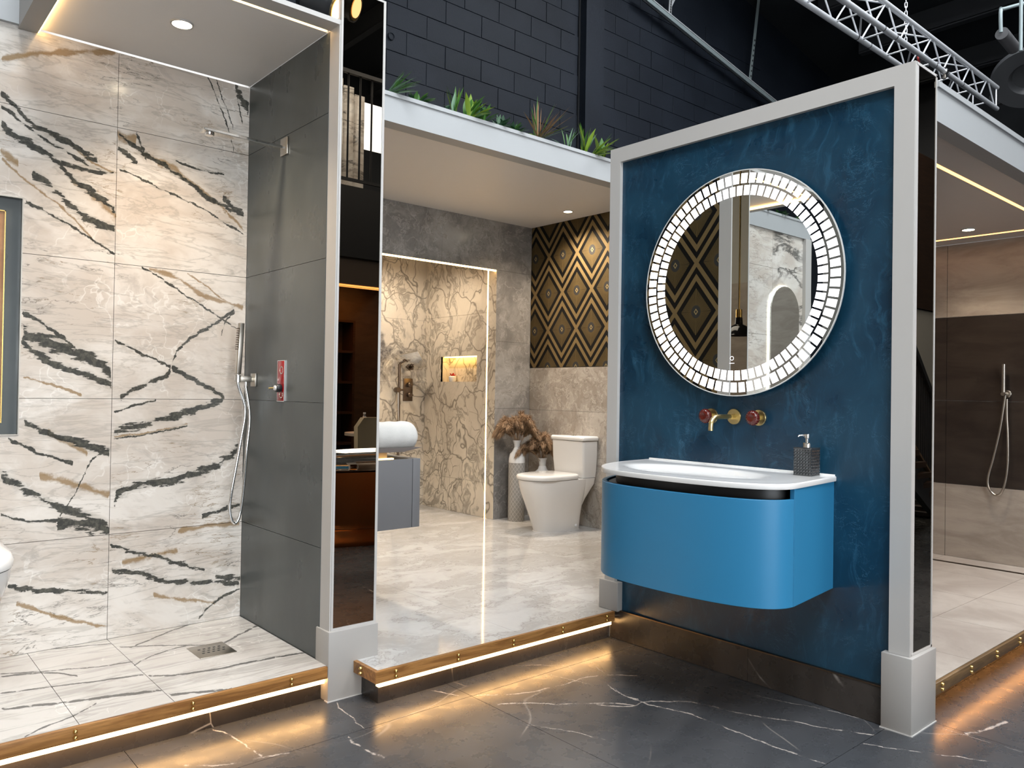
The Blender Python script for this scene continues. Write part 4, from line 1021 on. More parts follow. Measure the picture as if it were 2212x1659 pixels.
# vases with dried pampas grass
def vase(px_, base_y, R, Hbody, Hneck, Hrim, label, plabel, seed, spread):
    c = on(px_, base_y, 2, .14); c.z = .14
    if c.x > XW-.20: c.x = XW-.20
    return c
def make_vase(c, R, zb, zs, zn, zt, rn, rr, label):
    t = thing('floor_vase', label, 'vase', (c[0], c[1], .14), 'patterned floor vases beside the toilet')
    h = zb-.14
    o = lathe('patterned_body', [(0, 0), (R*.97, 0), (R, .006), (R, h)], (0, 0, 0), VNET, None, 48); o.location = (c[0], c[1], .14)
    o.parent = t; o.matrix_parent_inverse = Matrix.Translation((-c[0], -c[1], -.14))
    lathe('glazed_neck', [(R, 0), (R*1.01, .01), (R*.98, (zs-zb)*.35), (R*.86, (zs-zb)*.7), (R*.55, (zs-zb)*.93), (rn*1.1, zs-zb+.02), (rn, (zs+zn)/2-zb), (rn*1.1, zn-zb), (rr*.8, zt-zb-.02), (rr, zt-zb), (rr*.93, zt-zb), (rr*.7, zt-zb-.02)], (c[0], c[1], zb), CERAMIC, t, 40)
    return t
VC1 = (4.39, 4.97); VC2 = (4.575, 4.852)
def zat(x, y, c): # height of a pixel at the distance of a point on the floor
    d = ray(x, y); k = (c[0]*fw.x+c[1]*fw.y)/(d.x*fw.x+d.y*fw.y); return CAMH+d.z*k
make_vase(VC1, .070, zat(1120, 999, VC1), zat(1120, 972, VC1), zat(1120, 960, VC1), zat(1120, 951, VC1), .024, .040, 'tall slim floor vase with a netted grey body in the stone corner')
make_vase(VC2, .072, .50, zat(1174, 1012, VC2), zat(1174, 1000, VC2), zat(1174, 989, VC2), .028, .042, 'shorter floor vase holding pampas grass partly hidden behind the toilet')
def plume(parent, base, tip, droop, seed, L=.2, rad=.026):
    rnd = random.Random(seed); base = Vector(base); tip = Vector(tip)
    mid = (base+tip)/2+Vector((0, 0, .03)); end = tip+Vector(((tip.x-base.x)*.35, (tip.y-base.y)*.35, -droop*.45))
    path = catmull([base, mid, tip, end], 7); n = len(path)
    V, F = tube_vf(path, .0018, 5)
    for i in range(int(n*.30), n):
        t = (i-n*.30)/(n*.70); w = rad*1.25*math.sin(math.pi*min(1, t*.80+.14))
        d = (path[min(i+1, n-1)]-path[i-1]).normalized(); x, y, _ = frame_of(d)
        for k in range(44):
            a = rnd.uniform(0, 6.283); p = path[i]+d*rnd.uniform(-.006, .006)
            o_ = (x*math.cos(a)+y*math.sin(a)); q = p+o_*w*rnd.uniform(.5, 1.5)+d*rnd.uniform(.005, .05)+Vector((0, 0, -.012*rnd.random()))
            m_ = (p+q)/2+o_*.008+Vector((0, 0, .006)); sd = d.cross(o_)*rnd.uniform(.0010, .0020); b_ = len(V)
            V += [p-sd*.4, p+sd*.4, m_+sd, m_-sd, q]; F += [(b_, b_+1, b_+2, b_+3), (b_+3, b_+2, b_+4)]
    return meshobj('plume', V, F, PAMPAS, parent)
def bouquet(c, z, label, ends, seed):
    t = thing('pampas_bunch', label, 'dried grass', (c[0], c[1], z), 'dried pampas in the floor vases')
    for i, (dx_px, dz, dp, droop) in enumerate(ends):
        # sideways offset is along the camera-right direction, dp in depth
        r_ = Vector((.754, -.656, 0)); f_ = Vector((.656, .755, 0))
        tip = Vector((c[0], c[1], z))+r_*dx_px+f_*dp+Vector((0, 0, dz))
        tip.x = min(tip.x, XW-.07); tip.y = max(min(tip.y, YB-.07), 4.76)
        plume(t, (c[0]+random.uniform(-.012, .012), c[1]+random.uniform(-.012, .012), z-.06), tip, droop, seed+i)
z1 = zat(1120, 951, VC1); z2 = zat(1174, 989, VC2)
rp = random.Random(11)
def ends(n, lo, hi, zl, zh):
    E_ = []
    for i in range(n):
        t = (i+.5)/n; x = lo+(hi-lo)*t+rp.uniform(-.02, .02); z = zl+(zh-zl)*math.sin(math.pi*(.12+.76*t))*rp.uniform(.45, 1.0)
        E_.append((x, z, rp.uniform(-.10, .05), .03+.10*abs(2*t-1)**1.5))
    return E_
bouquet(VC1, z1, 'wide bunch of drooping dried pampas in the tall slim vase', ends(24, -.155, .15, .03, .215), 100)
bouquet(VC2, z2, 'dense dark bunch of dried pampas in the shorter vase beside the cistern', ends(22, -.15, .115, .03, .20), 200)
# grey wall hung vanity with rolled towels
gv = thing('vanity_unit', 'grey wall-hung vanity with a lit gap under its top on the wallpapered partition', 'vanity', (1.95, 3.65, .556))
box('carcass', 1.702, 2.150, 3.20, 4.10, .556, .889, GREYV, gv, bev=.001)
box('drawer_front', 2.153, 2.195, 3.199, 4.101, .556, .889, GREYV, gv, bev=.001)
box('recess', 1.702, 2.03, 3.24, 4.06, .889, .925, GREYD, gv)
meshobj('top_board', [(1.702, 3.19, .925), (2.09, 3.19, .925), (2.20, 3.19, .944), (1.702, 3.19, .944), (1.702, 4.11, .925), (2.09, 4.11, .925), (2.20, 4.11, .944), (1.702, 4.11, .944)], [(0, 1, 2, 3), (4, 7, 6, 5), (0, 4, 5, 1), (1, 5, 6, 2), (2, 6, 7, 3), (3, 7, 4, 0)], GREYD, gv)
box('led_strip', 1.71, 2.05, 3.212, 3.228, .8895, .8955, LEDN, gv)
def towel(y, x0, x1, R, z, label, seed):
    t = thing('rolled_towel', label, 'towel', ((x0+x1)/2, y, z), 'rolled white towels on the grey vanity')
    rnd = random.Random(seed); V, F = [], []; n = 44; m_ = 26
    ph = [rnd.uniform(0, 6.28) for _ in range(4)]
    for i in range(m_+1):
        s = i/m_; x = x0+(x1-x0)*s
        rr = R*(1-max(0, (s-.86)/.14)**2*.30 - max(0, (.06-s)/.06)**2*.12)
        for j in range(n):
            a = 2*math.pi*j/n
            r_ = rr*(1+.03*math.sin(3*a+ph[0]+s*2)+.02*math.sin(7*s*3+ph[1]+a)+ .06*math.exp(-((a-4.1)/.25)**2))
            dz = r_*math.sin(a); dz = max(dz, -R*.80)
            V.append((x, y+r_*math.cos(a)*1.08, z+R*.80+dz))
    for i in range(m_):
        for j in range(n): F.append((i*n+j, i*n+(j+1) % n, (i+1)*n+(j+1) % n, (i+1)*n+j))
    F += [tuple(range(n)), tuple(range(len(V)-n, len(V)))]
    meshobj('roll', V, F, TOWEL, t, True, 60)
    P = []
    for k in range(110):
        a = k*.25; r_ = R*(.10+.80*k/110); P.append((x0-.002-.006*(1-k/110), y+r_*math.cos(a), z+R*.85+r_*math.sin(a)*.9))
    V, F = tube_vf(P, R*.055, 6); meshobj('spiral_edge', V, F, TOWEL, t, True)
towel(3.27, 1.95, 2.19, .068, .944, 'rolled white towel at the near end of the grey vanity', 3)
towel(3.56, 1.90, 2.10, .082, .944, 'rolled white towel behind the front towel on the grey vanity', 5)
# alcove shower fittings
rl = thing('shower_rail', 'dark bronze shower rail with a square mirrored head in the cream alcove', 'shower rail', (3.95, 6.12, .6))
cyl('pole', (3.948, 6.115, .45), (3.948, 6.115, 1.46), .012, BRONZE, rl, 16)
cyl('lower_fixing', (3.948, 6.16, .50), (3.948, 6.115, .50), .010, BRONZE, rl, 14)
lathe('slider', [(0, 0), (.024, 0), (.026, .008), (.024, .05), (0, .05)], (3.93, 6.14, 1.225), BRONZE, rl, 24, 'Y')
box('slider_arm', 3.93, 3.985, 6.098, 6.118, 1.216, 1.234, BRONZE, rl, bev=.002)
tube('hose', [(3.93, 6.105, 1.21), (3.935, 6.10, 1.0), (3.955, 6.10, .75), (3.965, 6.115, .50)], .007, NICKEL, rl, 10)
hd = box('mirror_head', -.11, .11, -.11, .11, -.006, .006, CHROME, None, bev=.002)
hd.data.transform(Matrix.Translation((4.02, 6.03, 1.49)) @ Matrix.Rotation(math.radians(28), 4, 'Y') @ Matrix.Rotation(math.radians(-30), 4, 'X') @ Matrix.Rotation(math.radians(25), 4, 'Z'))
hd.parent = rl; hd.matrix_parent_inverse = WORLD[rl.name].inverted()
tube('head_arm', [(3.948, 6.115, 1.455), (3.96, 6.10, 1.48), (4.0, 6.05, 1.49)], .009, BRONZE, rl, 10)
vp = thing('shower_valve', 'dark bronze valve plate with two knobs on the cream alcove wall', 'shower valve', (4.07, 6.16, 1.124))
box('plate', 4.020, 4.122, 6.152, 6.1625, 1.122, 1.332, BRONZE, vp, bev=.002)
for z in (1.275, 1.18):
    kn = lathe('knob', [(0, 0), (.021, 0), (.022, .004), (.022, .036), (.018, .04), (0, .04)], (4.072, 6.152, z), BRONZE, vp, 24, 'Y')
    k2 = box('knob_lever', 4.072, 4.100, 6.105, 6.115, z-.006, z+.004, BRONZE, kn, bev=.001)
pt = thing('potted_succulent', 'small white pot with a red spiky succulent in the lit niche', 'plant', (4.315, 5.79, nz0))
lathe('pot', [(0, 0), (.026, 0), (.034, .012), (.036, .045), (.030, .052), (.028, .048), (.0, .044)], (4.312, 5.79, nz0+.0005), CERAMIC, pt, 28)
def leafmesh(base, d, L, w, droop, fold=.25, n=6):
    d = Vector(d).normalized(); s = d.cross(Vector((0, 0, 1))); s = s.normalized() if s.length > 1e-3 else Vector((1, 0, 0)); V, F = [], []
    for i in range(n+1):
        t = i/n; c = Vector(base)+d*(L*t)+Vector((0, 0, -droop*t*t)); ww = w*math.sin(math.pi*min(1, .12+.88*t)**.8) if i < n else 0.0
        ww = w*(math.sin(math.pi*(.10+.90*t)))*.5; upn = s.cross(d).normalized()
        V += [c-s*ww+upn*ww*fold, c, c+s*ww+upn*ww*fold]
    for i in range(n):
        a = i*3; F += [(a, a+1, a+4, a+3), (a+1, a+2, a+5, a+4)]
    return V, F
REDL = simple('leaf_red', (0.50, 0.018, 0.012), .5)
for k in range(11):
    a = k*2.4; e = .5+.9*(k/11)
    V, F = leafmesh((4.312+.006*math.cos(a), 5.79+.006*math.sin(a), nz0+.046), (math.cos(a)*math.cos(e), math.sin(a)*math.cos(e), math.sin(e)), .045, .018, .004)
    meshobj('leaf', V, F, REDL, pt)
# right shower fittings
def handset(parent_label):
    t = thing('hand_shower', parent_label, 'hand shower', (5.8, 1.77, .6))
    cyl('wand', (5.792, 1.768, 1.262), (5.792, 1.768, 1.452), .0115, NICKEL, t, 18)
    P = [on(x, y, 0, 5.80) for x, y in ((2172, 852), (2168, 880), (2160, 930), (2146, 990), (2136, 1025), (2134, 1045), (2139, 1060), (2151, 1070), (2163, 1064), (2172, 1040), (2177, 1000), (2177, 940), (2175, 900), (2175, 862))]
    tube('hose', [tuple(p) for p in P], .0075, NICKEL, t, 12, k=6)
    b = thing('shower_bracket', 'round nickel wall bracket on the dark brown band', 'bracket', (5.84, 1.765, 1.26))
    lathe('wall_rose', [(0, 0), (.024, 0), (.024, .014), (.021, .016), (0, .016)], (5.84, 1.758, 1.258), NICKEL, b, 28, 'X')
    cyl('holder', (5.826, 1.762, 1.258), (5.776, 1.768, 1.258), .013, NICKEL, b, 18)
handset('slim nickel hand shower with a long looped hose on the dark brown band')

# ================================================================== PLANTS ON THE FASCIA
def leaves(parent, specs):
    for (b, d, L, w, dr, mt) in specs:
        V, F = leafmesh(b, d, L, w, dr); o = meshobj('leaf', V, F, mt, parent, True)
R_ = Vector((.754, -.656, 0)); F_ = Vector((.656, .755, 0)); U_ = Vector((0, 0, 1))
def plant(pxx, pyy, name, label, kind, n, L, w, mats, seed, Yp=3.645, group=None):
    rnd = random.Random(seed); b = on(pxx, pyy, 1, Yp); b.z = 2.813
    t = thing(name, label, 'plant', tuple(b), group); S = []
    for i in range(int(n*1.35)):
        a = rnd.uniform(-1, 1)
        if kind == 'spray':   d = R_*(.35+.9*rnd.random())+U_*(.25+.75*rnd.random()**1.5)+F_*rnd.uniform(-.35, .2); dr = .02
        elif kind == 'fan':   d = R_*rnd.uniform(-.25, 1.2)+U_*rnd.uniform(.25, 1.4)+F_*rnd.uniform(-.3, .2); dr = .015
        elif kind == 'spear': d = R_*rnd.uniform(-.35, .55)+U_+F_*rnd.uniform(-.25, .25); dr = 0.0
        elif kind == 'arch':  d = R_*a*.8+U_*rnd.uniform(.6, 1.2)+F_*rnd.uniform(-.3, .2); dr = .04
        else:                 d = R_*a*1.2+U_*rnd.uniform(.3, 1.0)+F_*rnd.uniform(-.5, .3); dr = .02
        bb = b+R_*rnd.uniform(-.02, .02)+F_*rnd.uniform(-.01, .02)
        S.append((bb, d, L*1.35*rnd.uniform(.65, 1.1), w*1.45*rnd.uniform(.7, 1.2), dr, rnd.choice(mats)))
    leaves(t, S); return t
plant(836, 203, 'grass_plant', 'pale spiky grass on the fascia beside the tall mirror', 'spray', 17, .145, .010, [GREEN3, GREEN3, GREEN1], 1)
plant(905, 222, 'low_plant', 'small leafy plant creeping along the fascia beside the pale grass', 'low', 22, .075, .018, [GREEN2, GREEN1], 2)
plant(962, 241, 'low_plant', 'small upright leafy plant just before the lime green fern', 'arch', 9, .065, .022, [GREEN3, GREEN1, GREEN2], 3)
plant(982, 247, 'spear_plant', 'upright spear-leaved plant rising behind the lime fern', 'spear', 6, .13, .018, [GREEN4, GREEN1, GREEN3], 4)
plant(1012, 256, 'fern', 'lime green fern with broad ribbed leaves on the fascia', 'fan', 15, .125, .026, [GREEN4, GREEN4, GREEN1], 5, Yp=3.64)
plant(1038, 262, 'low_plant', 'dark broad-leaved plant against the lime fern', 'fan', 12, .09, .03, [GREEN2, GREEN1], 6)
plant(1080, 278, 'low_plant', 'dark mat of small leaves in the middle of the fascia', 'low', 30, .075, .018, [GREEN2, GREEN3, GREEN2], 7)
plant(1112, 288, 'low_plant', 'trailing small-leaved plant beside the brown grass', 'low', 26, .07, .016, [GREEN2, GREEN2, GREEN1], 8)
plant(1140, 296, 'low_plant', 'tiny bright sprig at the foot of the brown grass', 'arch', 6, .045, .018, [GREEN4, GREEN1], 9)
plant(1160, 303, 'grass_plant', 'tall fan of brown tipped grass on the fascia', 'fan', 26, .205, .008, [GRASSB, GRASSB, GREEN1], 10)
plant(1228, 326, 'grass_plant', 'thin arching blades beside the blue partition', 'arch', 7, .13, .009, [GREEN3, GREEN1], 11)
plant(1262, 337, 'broadleaf_plant', 'broad variegated leaves on the fascia near the blue partition', 'spear', 7, .16, .036, [GREEN4, GREEN1, GREEN3], 12)
plant(1280, 342, 'broadleaf_plant', 'spreading green blades hanging over the end of the fascia', 'spray', 15, .15, .016, [GREEN1, GREEN4], 13, Yp=3.63)
plant(1300, 349, 'broadleaf_plant', 'small upright leaf pair touching the frame of the blue wall', 'spear', 5, .12, .04, [GREEN1, GREEN4], 14)

# ================================================================== HALL: truss, strut, lamps
tr = thing('lighting_truss', 'square aluminium lighting truss hanging over the blue partition', 'truss', (7.6, 3.25, 4.52))
X0, X1 = 5.6, 9.95
cor = [(3.13, 4.52), (3.37, 4.52), (3.37, 4.76), (3.13, 4.76)]
for (y, z) in cor: cyl('chord', (X0, y, z), (X1, y, z), .0245, ALU, tr, 16)
NP = 17; dx = (X1-.06-X0)/NP
for f in range(4):
    a, b = cor[f], cor[(f+1) % 4]
    if f % 2 == 1:      # upright faces: zigzag
        for k in range(NP):
            x = X0+k*dx; p, q = (a, b) if k % 2 == 0 else (b, a)
            cyl('brace', (x+.02, p[0], p[1]), (x+dx-.02, q[0], q[1]), .0085, ALU, tr, 8)
    else:               # flat faces: rungs with a diagonal now and then
        for k in range(0, NP+1, 2): cyl('rung', (X0+k*dx+.015, a[0], a[1]), (X0+k*dx+.015, b[0], b[1]), .0085, ALU, tr, 8)
        for k in range(0, NP-1, 4): cyl('brace', (X0+k*dx+.02, a[0], a[1]), (X0+(k+2)*dx-.01, b[0], b[1]), .0075, ALU, tr, 8)
for (p, q) in ((cor[1], cor[2]), (cor[3], cor[0])): cyl('end_post', (X1-.03, p[0], p[1]), (X1-.03, q[0], q[1]), .0085, ALU, tr, 8)
for x in (7.05, 7.3, 8.2, 8.5, 8.9):
    for (y, z) in (cor[0], cor[1]): lathe('cable_tie', [(.0262, -.006), (.0275, 0), (.0262, .006), (.0245, 0), (.0262, -.006)], (x, y, z), CHROME, tr, 16, 'X')
q = on(1957, 30, 1, 3.37)
ch = thing('hanging_chain', 'steel chain holding up the lighting truss', 'chain', (q.x, 3.37, 4.79))
def torus_link():
    P = [(0, .011*math.cos(a), .011*math.sin(a)+(.017 if math.sin(a) >= 0 else -.017)) for a in [2*math.pi*i/24 for i in range(24)]]
    V, F = tube_vf(P+[P[0]], .0042, 6); o = meshobj('link', V, F, ALU); me = o.data; me.polygons.foreach_set('use_smooth', [True]*len(me.polygons)); bpy.data.objects.remove(o); return me
LK = torus_link()
z = 4.815; k = 0
while z < RZ(q.x)-.05 and k < 60:
    o = bpy.data.objects.new('link', LK); o.matrix_basis = Matrix.Translation((q.x, 3.37, z)) @ Matrix.Rotation(math.radians(90*(k % 2)+20), 4, 'Z'); link(o, ch)
    z += .044; k += 1
q = on(1993, 64, 1, 3.37)
cl = tr
lathe('clamp_collar', [(.026, -.05), (.045, -.05), (.048, 0), (.045, .05), (.026, .05)], (q.x, 3.37, 4.76), BLACK, cl, 20, 'X')
box('clamp_body', q.x-.16, q.x+.03, 3.30, 3.365, 4.655, 4.735, BLACK, cl, bev=.01)
REDP = simple('red_plastic', (0.30, 0.02, 0.015), .5)
tube('red_strap', [(q.x-.17, 3.33, 4.72), (q.x-.22, 3.32, 4.70), (q.x-.23, 3.32, 4.66), (q.x-.18, 3.33, 4.64)], .010, REDP, cl, 8)
q = on(2040, 155, 1, 3.13)
c2 = tr
lathe('coupler_collar', [(.0262, -.025), (.036, -.025), (.036, .025), (.0262, .025)], (q.x, 3.13, 4.52), CHROME, c2, 18, 'X'); box('coupler_bolt', q.x-.012, q.x+.012, 3.115, 3.145, 4.445, 4.486, NICKEL, c2, bev=.003)
# sloping strut on the gable wall
a = on(1380, -14, 1, 6.15); b = on(1720, 262, 1, 6.15)
sr = thing('strut_rail', 'galvanised strut rail sloping down the dark block wall', 'rail', tuple((a+b)/2))
d = (b-a).normalized(); nrm = Vector((-d.z, 0, d.x))
def bar(name, p0, p1, w, h, mat, parent, up_=Vector((0, 0, 1))):
    p0, p1 = Vector(p0), Vector(p1); dd = (p1-p0).normalized(); s = dd.cross(up_).normalized(); u = s.cross(dd)
    V = [p+s*i*w/2+u*j*h/2 for p in (p0, p1) for i, j in ((-1, -1), (1, -1), (1, 1), (-1, 1))]
    return meshobj(name, V, [(0, 1, 2, 3), (4, 7, 6, 5), (0, 4, 5, 1), (1, 5, 6, 2), (2, 6, 7, 3), (3, 7, 4, 0)], mat, parent)
bar('channel', a, b, .055, .055, GALV, sr)
bar('channel_lip', a+Vector((0, -.03, .03)), b+Vector((0, -.03, .03)), .012, .012, ALU, sr)
bar('cable', a+Vector((0, -.01, -.05)), b+Vector((0, -.01, -.05)), .012, .012, BLACK, sr)
for (x, y, x2, y2) in ((1447, 30, 1452, -60), (1620, 172, 1640, -10)):
    p = on(x, y, 1, 6.13); q = on(x2, y2, 1, 6.13)
    h = bar('hanger', p, q, .05, .012, ALU if x < 1500 else GALV, sr, Vector((0, 1, 0)))
    for k in range(8):
        c = p.lerp(q, .04+.06*k); box('slot', c.x-.007, c.x+.007, 6.116, 6.124, c.z-.012, c.z+.012, BLACK, h)
p = on(1448, 16, 1, 6.13); q = on(1462, -14, 1, 6.13); bar('hanger_brace', p, q, .03, .01, ALU, sr, Vector((0, 1, 0)))
# stage spotlights
def stage_lamp(c, d, label, s=1.0, pole=True):
    c = Vector(c); d = Vector(d).normalized(); t = thing('stage_spotlight', label, 'spotlight', tuple(c))
    cyl('can', c-d*.16*s, c, .075*s, BLACK, t, 28)
    cyl('rear_cap', c-d*.20*s, c-d*.16*s, .045*s, BLACK, t, 20, r2=.075*s)
    cyl('bezel', c-d*.001, c+d*.02*s, .088*s, BLACK, t, 28, r2=.09*s)
    cyl('lens_ring', c+d*.019*s, c+d*.024*s, .078*s, BRASS, t, 28)
    cyl('lens', c+d*.023*s, c+d*.028*s, .060*s, SPOTL, t, 28)
    sd = d.cross(Vector((0, 0, 1))).normalized()
    for k in (-1, 1): cyl('yoke', c-d*.08*s+sd*k*.082*s, c-d*.08*s+sd*k*.082*s+Vector((0, 0, .16*s)), .007, BLACK, t, 8)
    cyl('yoke_bar', c-d*.08*s-sd*.09*s+Vector((0, 0, .16*s)), c-d*.08*s+sd*.09*s+Vector((0, 0, .16*s)), .008, BLACK, t, 8)
    if pole: cyl('drop_pole', c-d*.08*s+Vector((0, 0, .16*s)), Vector((c.x-d.x*.08*s, c.y-d.y*.08*s, RZ(c.x)-.02)), .018, BLACK, t, 12)
stage_lamp(on(719, 20, 1, 3.9), (.62, -.62, -.32), 'black stage spotlight with a warm lens above the slate partition')
v = on(763, 14, 1, 4.35); stage_lamp((v.x, 5.574-v.y, v.z), (.55, .60, -.3), 'black stage spotlight hanging over the aisle')
stage_lamp((1.585, 2.435, 4.575), (.5, .45, -.75), 'black stage spotlight aimed at the planted fascia')
stage_lamp((.5, -.22, 4.33), (.6, .5, -.68), 'black stage spotlight aimed at the blue wall')
# heater and pipes under the roof
c = on(2222, 168, 1, 2.9)
ht = thing('hall_heater', 'round dark grey hall heater under the roof', 'heater', tuple(c))
dd = (Vector((0, 0, CAMH))-c).normalized()*.75+Vector((0, 0, -.65))
o = lathe('dish', [(.0, -.06), (.16, -.05), (.18, .0), (.20, .02), (.37, .03), (.38, -.02), (.33, -.10), (.2, -.16), (0, -.17)], (0, 0, 0), simple('dark_grey_metal', (0.05, 0.052, 0.056), .4), None, 48)
o.data.transform(Matrix.Translation(c) @ dd.to_track_quat('Z', 'Y').to_matrix().to_4x4()); o.parent = ht; o.matrix_parent_inverse = WORLD[ht.name].inverted()
cyl('motor', c-dd.normalized()*.14, c-dd.normalized()*.45, .12, BLACK, ht, 24)
cyl('hanging_rod', c-dd.normalized()*.4, Vector((c.x-dd.normalized().x*.4, c.y-dd.normalized().y*.4, RZ(c.x)-.02)), .02, BLACK, ht, 10)
c = [on(x, y, 1, 2.2) for x, y in ((2162, 70), (2162, 22), (2170, 19), (2230, 2))]
pp = thing('service_pipe', 'thin steel conduit with a bent elbow under the roof', 'pipe', tuple(c[0]))
tube('conduit', [tuple(p) for p in c], .014, GALV, pp, 10)
a = on(2164, 72, 1, 2.2); b = on(2190, 104, 1, 2.2); cyl('junction_can', a, b, .05, simple('grey_can', (.08, .08, .085), .5), pp, 18)
c = [on(x, y, 1, 2.1) for x, y in ((2206, -20), (2205, 110))]
pp = thing('service_pipe', 'straight vertical steel conduit beside the hall heater', 'pipe', tuple(c[1])); tube('conduit', [tuple(p) for p in c], .014, GALV, pp, 10, False)
a = on(2152, 212, 1, 3.5); b = on(2235, 202, 1, 3.5)
du = thing('air_duct', 'ribbed dark air duct near the end of the truss', 'duct', tuple(a))
cyl('duct_body', a, b, .085, BLACK, du, 24)
for k in range(7):
    p = a.lerp(b, .04+.05*k); e = (b-a).normalized(); cyl('rib', p, p+e*.018, .092, DARKPUR, du, 24)
cyl('duct_neck', a.lerp(b, .45), a.lerp(b, .55), .098, simple('grey_can2', (.05, .05, .05), .5), du, 20)
# ================================================================== BEHIND THE CAMERA: what the mirrors show
st(box('trim_10', -.85, -.75, 3.63, 3.70, .14, 2.65, WHITE), 'pale post at the end of the marble wall')
am = thing('arched_mirror', 'tall arched mirror with a glowing edge on the marble wall', 'mirror', (-.415, 3.65, .8))
def archmesh(name, w, z0, z1, ya, yb, mat, n=20):
    P = [(-.415-w, z0), (-.415+w, z0), (-.415+w, z1)]+[(-.415+w*math.cos(math.pi*i/n), z1+w*math.sin(math.pi*i/n)) for i in range(1, n)]+[(-.415-w, z1)]
    n = len(P); V = [(x, ya, z) for x, z in P]+[(x, yb, z) for x, z in P]
    meshobj(name, V, [tuple(range(n)), tuple(range(n, 2*n))]+[(i, (i+1) % n, n+(i+1) % n, n+i) for i in range(n)], mat, am)
archmesh('glow_edge', .240, .80, 1.955, 3.650, 3.6585, HALO); archmesh('glass', .232, .808, 1.952, 3.632, 3.650, SMIRROR)
FERN = ['bushy fern in the corner beside the boxed beam', 'bushy fern on the pale bulkhead above the amber niche', 'bushy fern on the bulkhead between niche and arched mirror', 'bushy fern on the bulkhead above the arched mirror', 'bushy fern at the free end of the pale bulkhead']
for k, x in enumerate((.44, .18, -.10, -.38, -.66)):
    rnd = random.Random(k); b = Vector((x, 3.69, 2.805)); t = thing('fascia_fern', FERN[k], 'plant', tuple(b))
    leaves(t, [(b+Vector((rnd.uniform(-.05, .05), rnd.uniform(-.03, .0), 0)), (rnd.uniform(-.8, .8), rnd.uniform(-1, .2), rnd.uniform(.2, 1.0)), rnd.uniform(.06, .10), .028, .03, rnd.choice([GREEN1, GREEN2])) for _ in range(18)])
st(box('wall_aisle', -2.6, -2.5, -1.0, 3.2, 0, 2.6, BEIGE), 'brown display wall across the aisle')
# pendant lamp
pl = thing('pendant_lamp', 'black dome pendant lamp hanging on a long chain', 'lamp', (-.15, 1.65, 1.78))
lathe('shade', [(.03, .16), (.035, .10), (.09, .07), (.125, .0), (.12, .0), (.085, .06), (.03, .09), (.03, .16)], (-.15, 1.65, 1.75), simple('black_gloss', (.01, .01, .01), .1), pl, 32)
cyl('cap', (-.15, 1.65, 1.90), (-.15, 1.65, 1.98), .028, BRASS, pl, 16)
tube('chain', [(-.15, 1.65, 1.97), (-.15, 1.65, 3.0), (-.15, 1.65, RZ(-.15)-.01)], .008, BRASS, pl, 6)
# copper bath
bt = thing('copper_bath', 'freestanding copper bath with a polished nickel rim', 'bath', (3.45, -.15, 0))
def bo(L, W, n=48): return [(3.45+L*math.cos(2*math.pi*i/n), -.15+W*math.copysign(abs(math.sin(2*math.pi*i/n))**.85, math.sin(2*math.pi*i/n))) for i in range(n)]
loft('plinth', [(0, bo(.66, .36)), (.04, bo(.67, .37)), (.128, bo(.63, .34))], COPPER, bt)
loft('plinth_bead', [(.128, bo(.64, .35)), (.136, bo(.65, .36)), (.142, bo(.64, .35))], CHROME, bt)
loft('tub', [(.142, bo(.60, .33)), (.35, bo(.70, .37)), (.58, bo(.78, .40)), (.585, bo(.74, .37)), (.35, bo(.64, .32)), (.20, bo(.5, .25))], COPPER, bt)
loft('rim', [(.585, bo(.78, .40)), (.60, bo(.80, .415)), (.615, bo(.79, .41)), (.68, bo(.80, .415)), (.695, bo(.815, .43)), (.70, bo(.80, .42)), (.66, bo(.75, .38)), (.585, bo(.73, .37))], CHROME, bt)
# mezzanine, railing and room below
st(boxes('trim_11', [(2.3, 5.8, -1.78, -1.70, 2.60, 3.34)], BLACK), 'black edge of the mezzanine')
st(box('floor_mezzanine', 2.3, 5.8, -4.5, -1.78, 2.62, 2.75, DARKROOF), 'mezzanine floor')
st(box('wall_room', 2.3, 5.8, -4.0, -3.9, 0, 2.62, cement('brown_room_plaster', (.06, .04, .025), (.10, .07, .045))), 'brown wall of the room under the mezzanine')
tag(box('led_strip', 2.4, 5.7, -1.74, -1.72, 2.30, 2.315, LEDO), 'orange LED line below the mezzanine edge', 'led strip')
st(box('trim_12', 2.3, 5.8, -1.90, -1.72, 2.32, 2.60, simple('brown_soffit', (.05, .035, .025), .5)), 'brown soffit under the mezzanine edge')
tag(box('ceiling_glow', 2.6, 5.6, -3.6, -2.4, 2.56, 2.60, LEDO), 'orange glowing cove in the room under the mezzanine', 'cove light')
rg = thing('mezzanine_railing', 'black steel railing with thin balusters on the mezzanine', 'railing', (4.2, -1.74, 3.34))
box('top_rail', 2.4, 5.75, -1.76, -1.72, 4.52, 4.56, BLACK, rg); box('bottom_rail', 2.4, 5.75, -1.755, -1.725, 3.40, 3.43, BLACK, rg)
for k in range(24): cyl('baluster', (2.5+.14*k, -1.74, 3.41), (2.5+.14*k, -1.74, 4.53), .011, BLACK, rg, 8)
for k in range(8):
    x = 3.5+k*.16; tag(box('stone_sample', x, x+.13, -2.45-.03*k, -2.42-.03*k, 2.76, 5.12-.06*k, MARBLE_G, bev=.004), 'tall stone sample slab standing behind the mezzanine railing', 'slab', 'stone slabs behind the railing')
wn = st(box('window_1', 5.35, 8.5, -5.0, -4.95, 4.9, 5.6, DAYW), 'bright daylight window behind the mezzanine'); box('window_frame', 5.30, 5.38, -4.96, -4.90, 4.85, 5.65, BLACK, wn)
cr_ = thing('lounge_chair', 'pale upholstered lounge chair behind the copper bath', 'chair', (4.05, -1.15, 0))
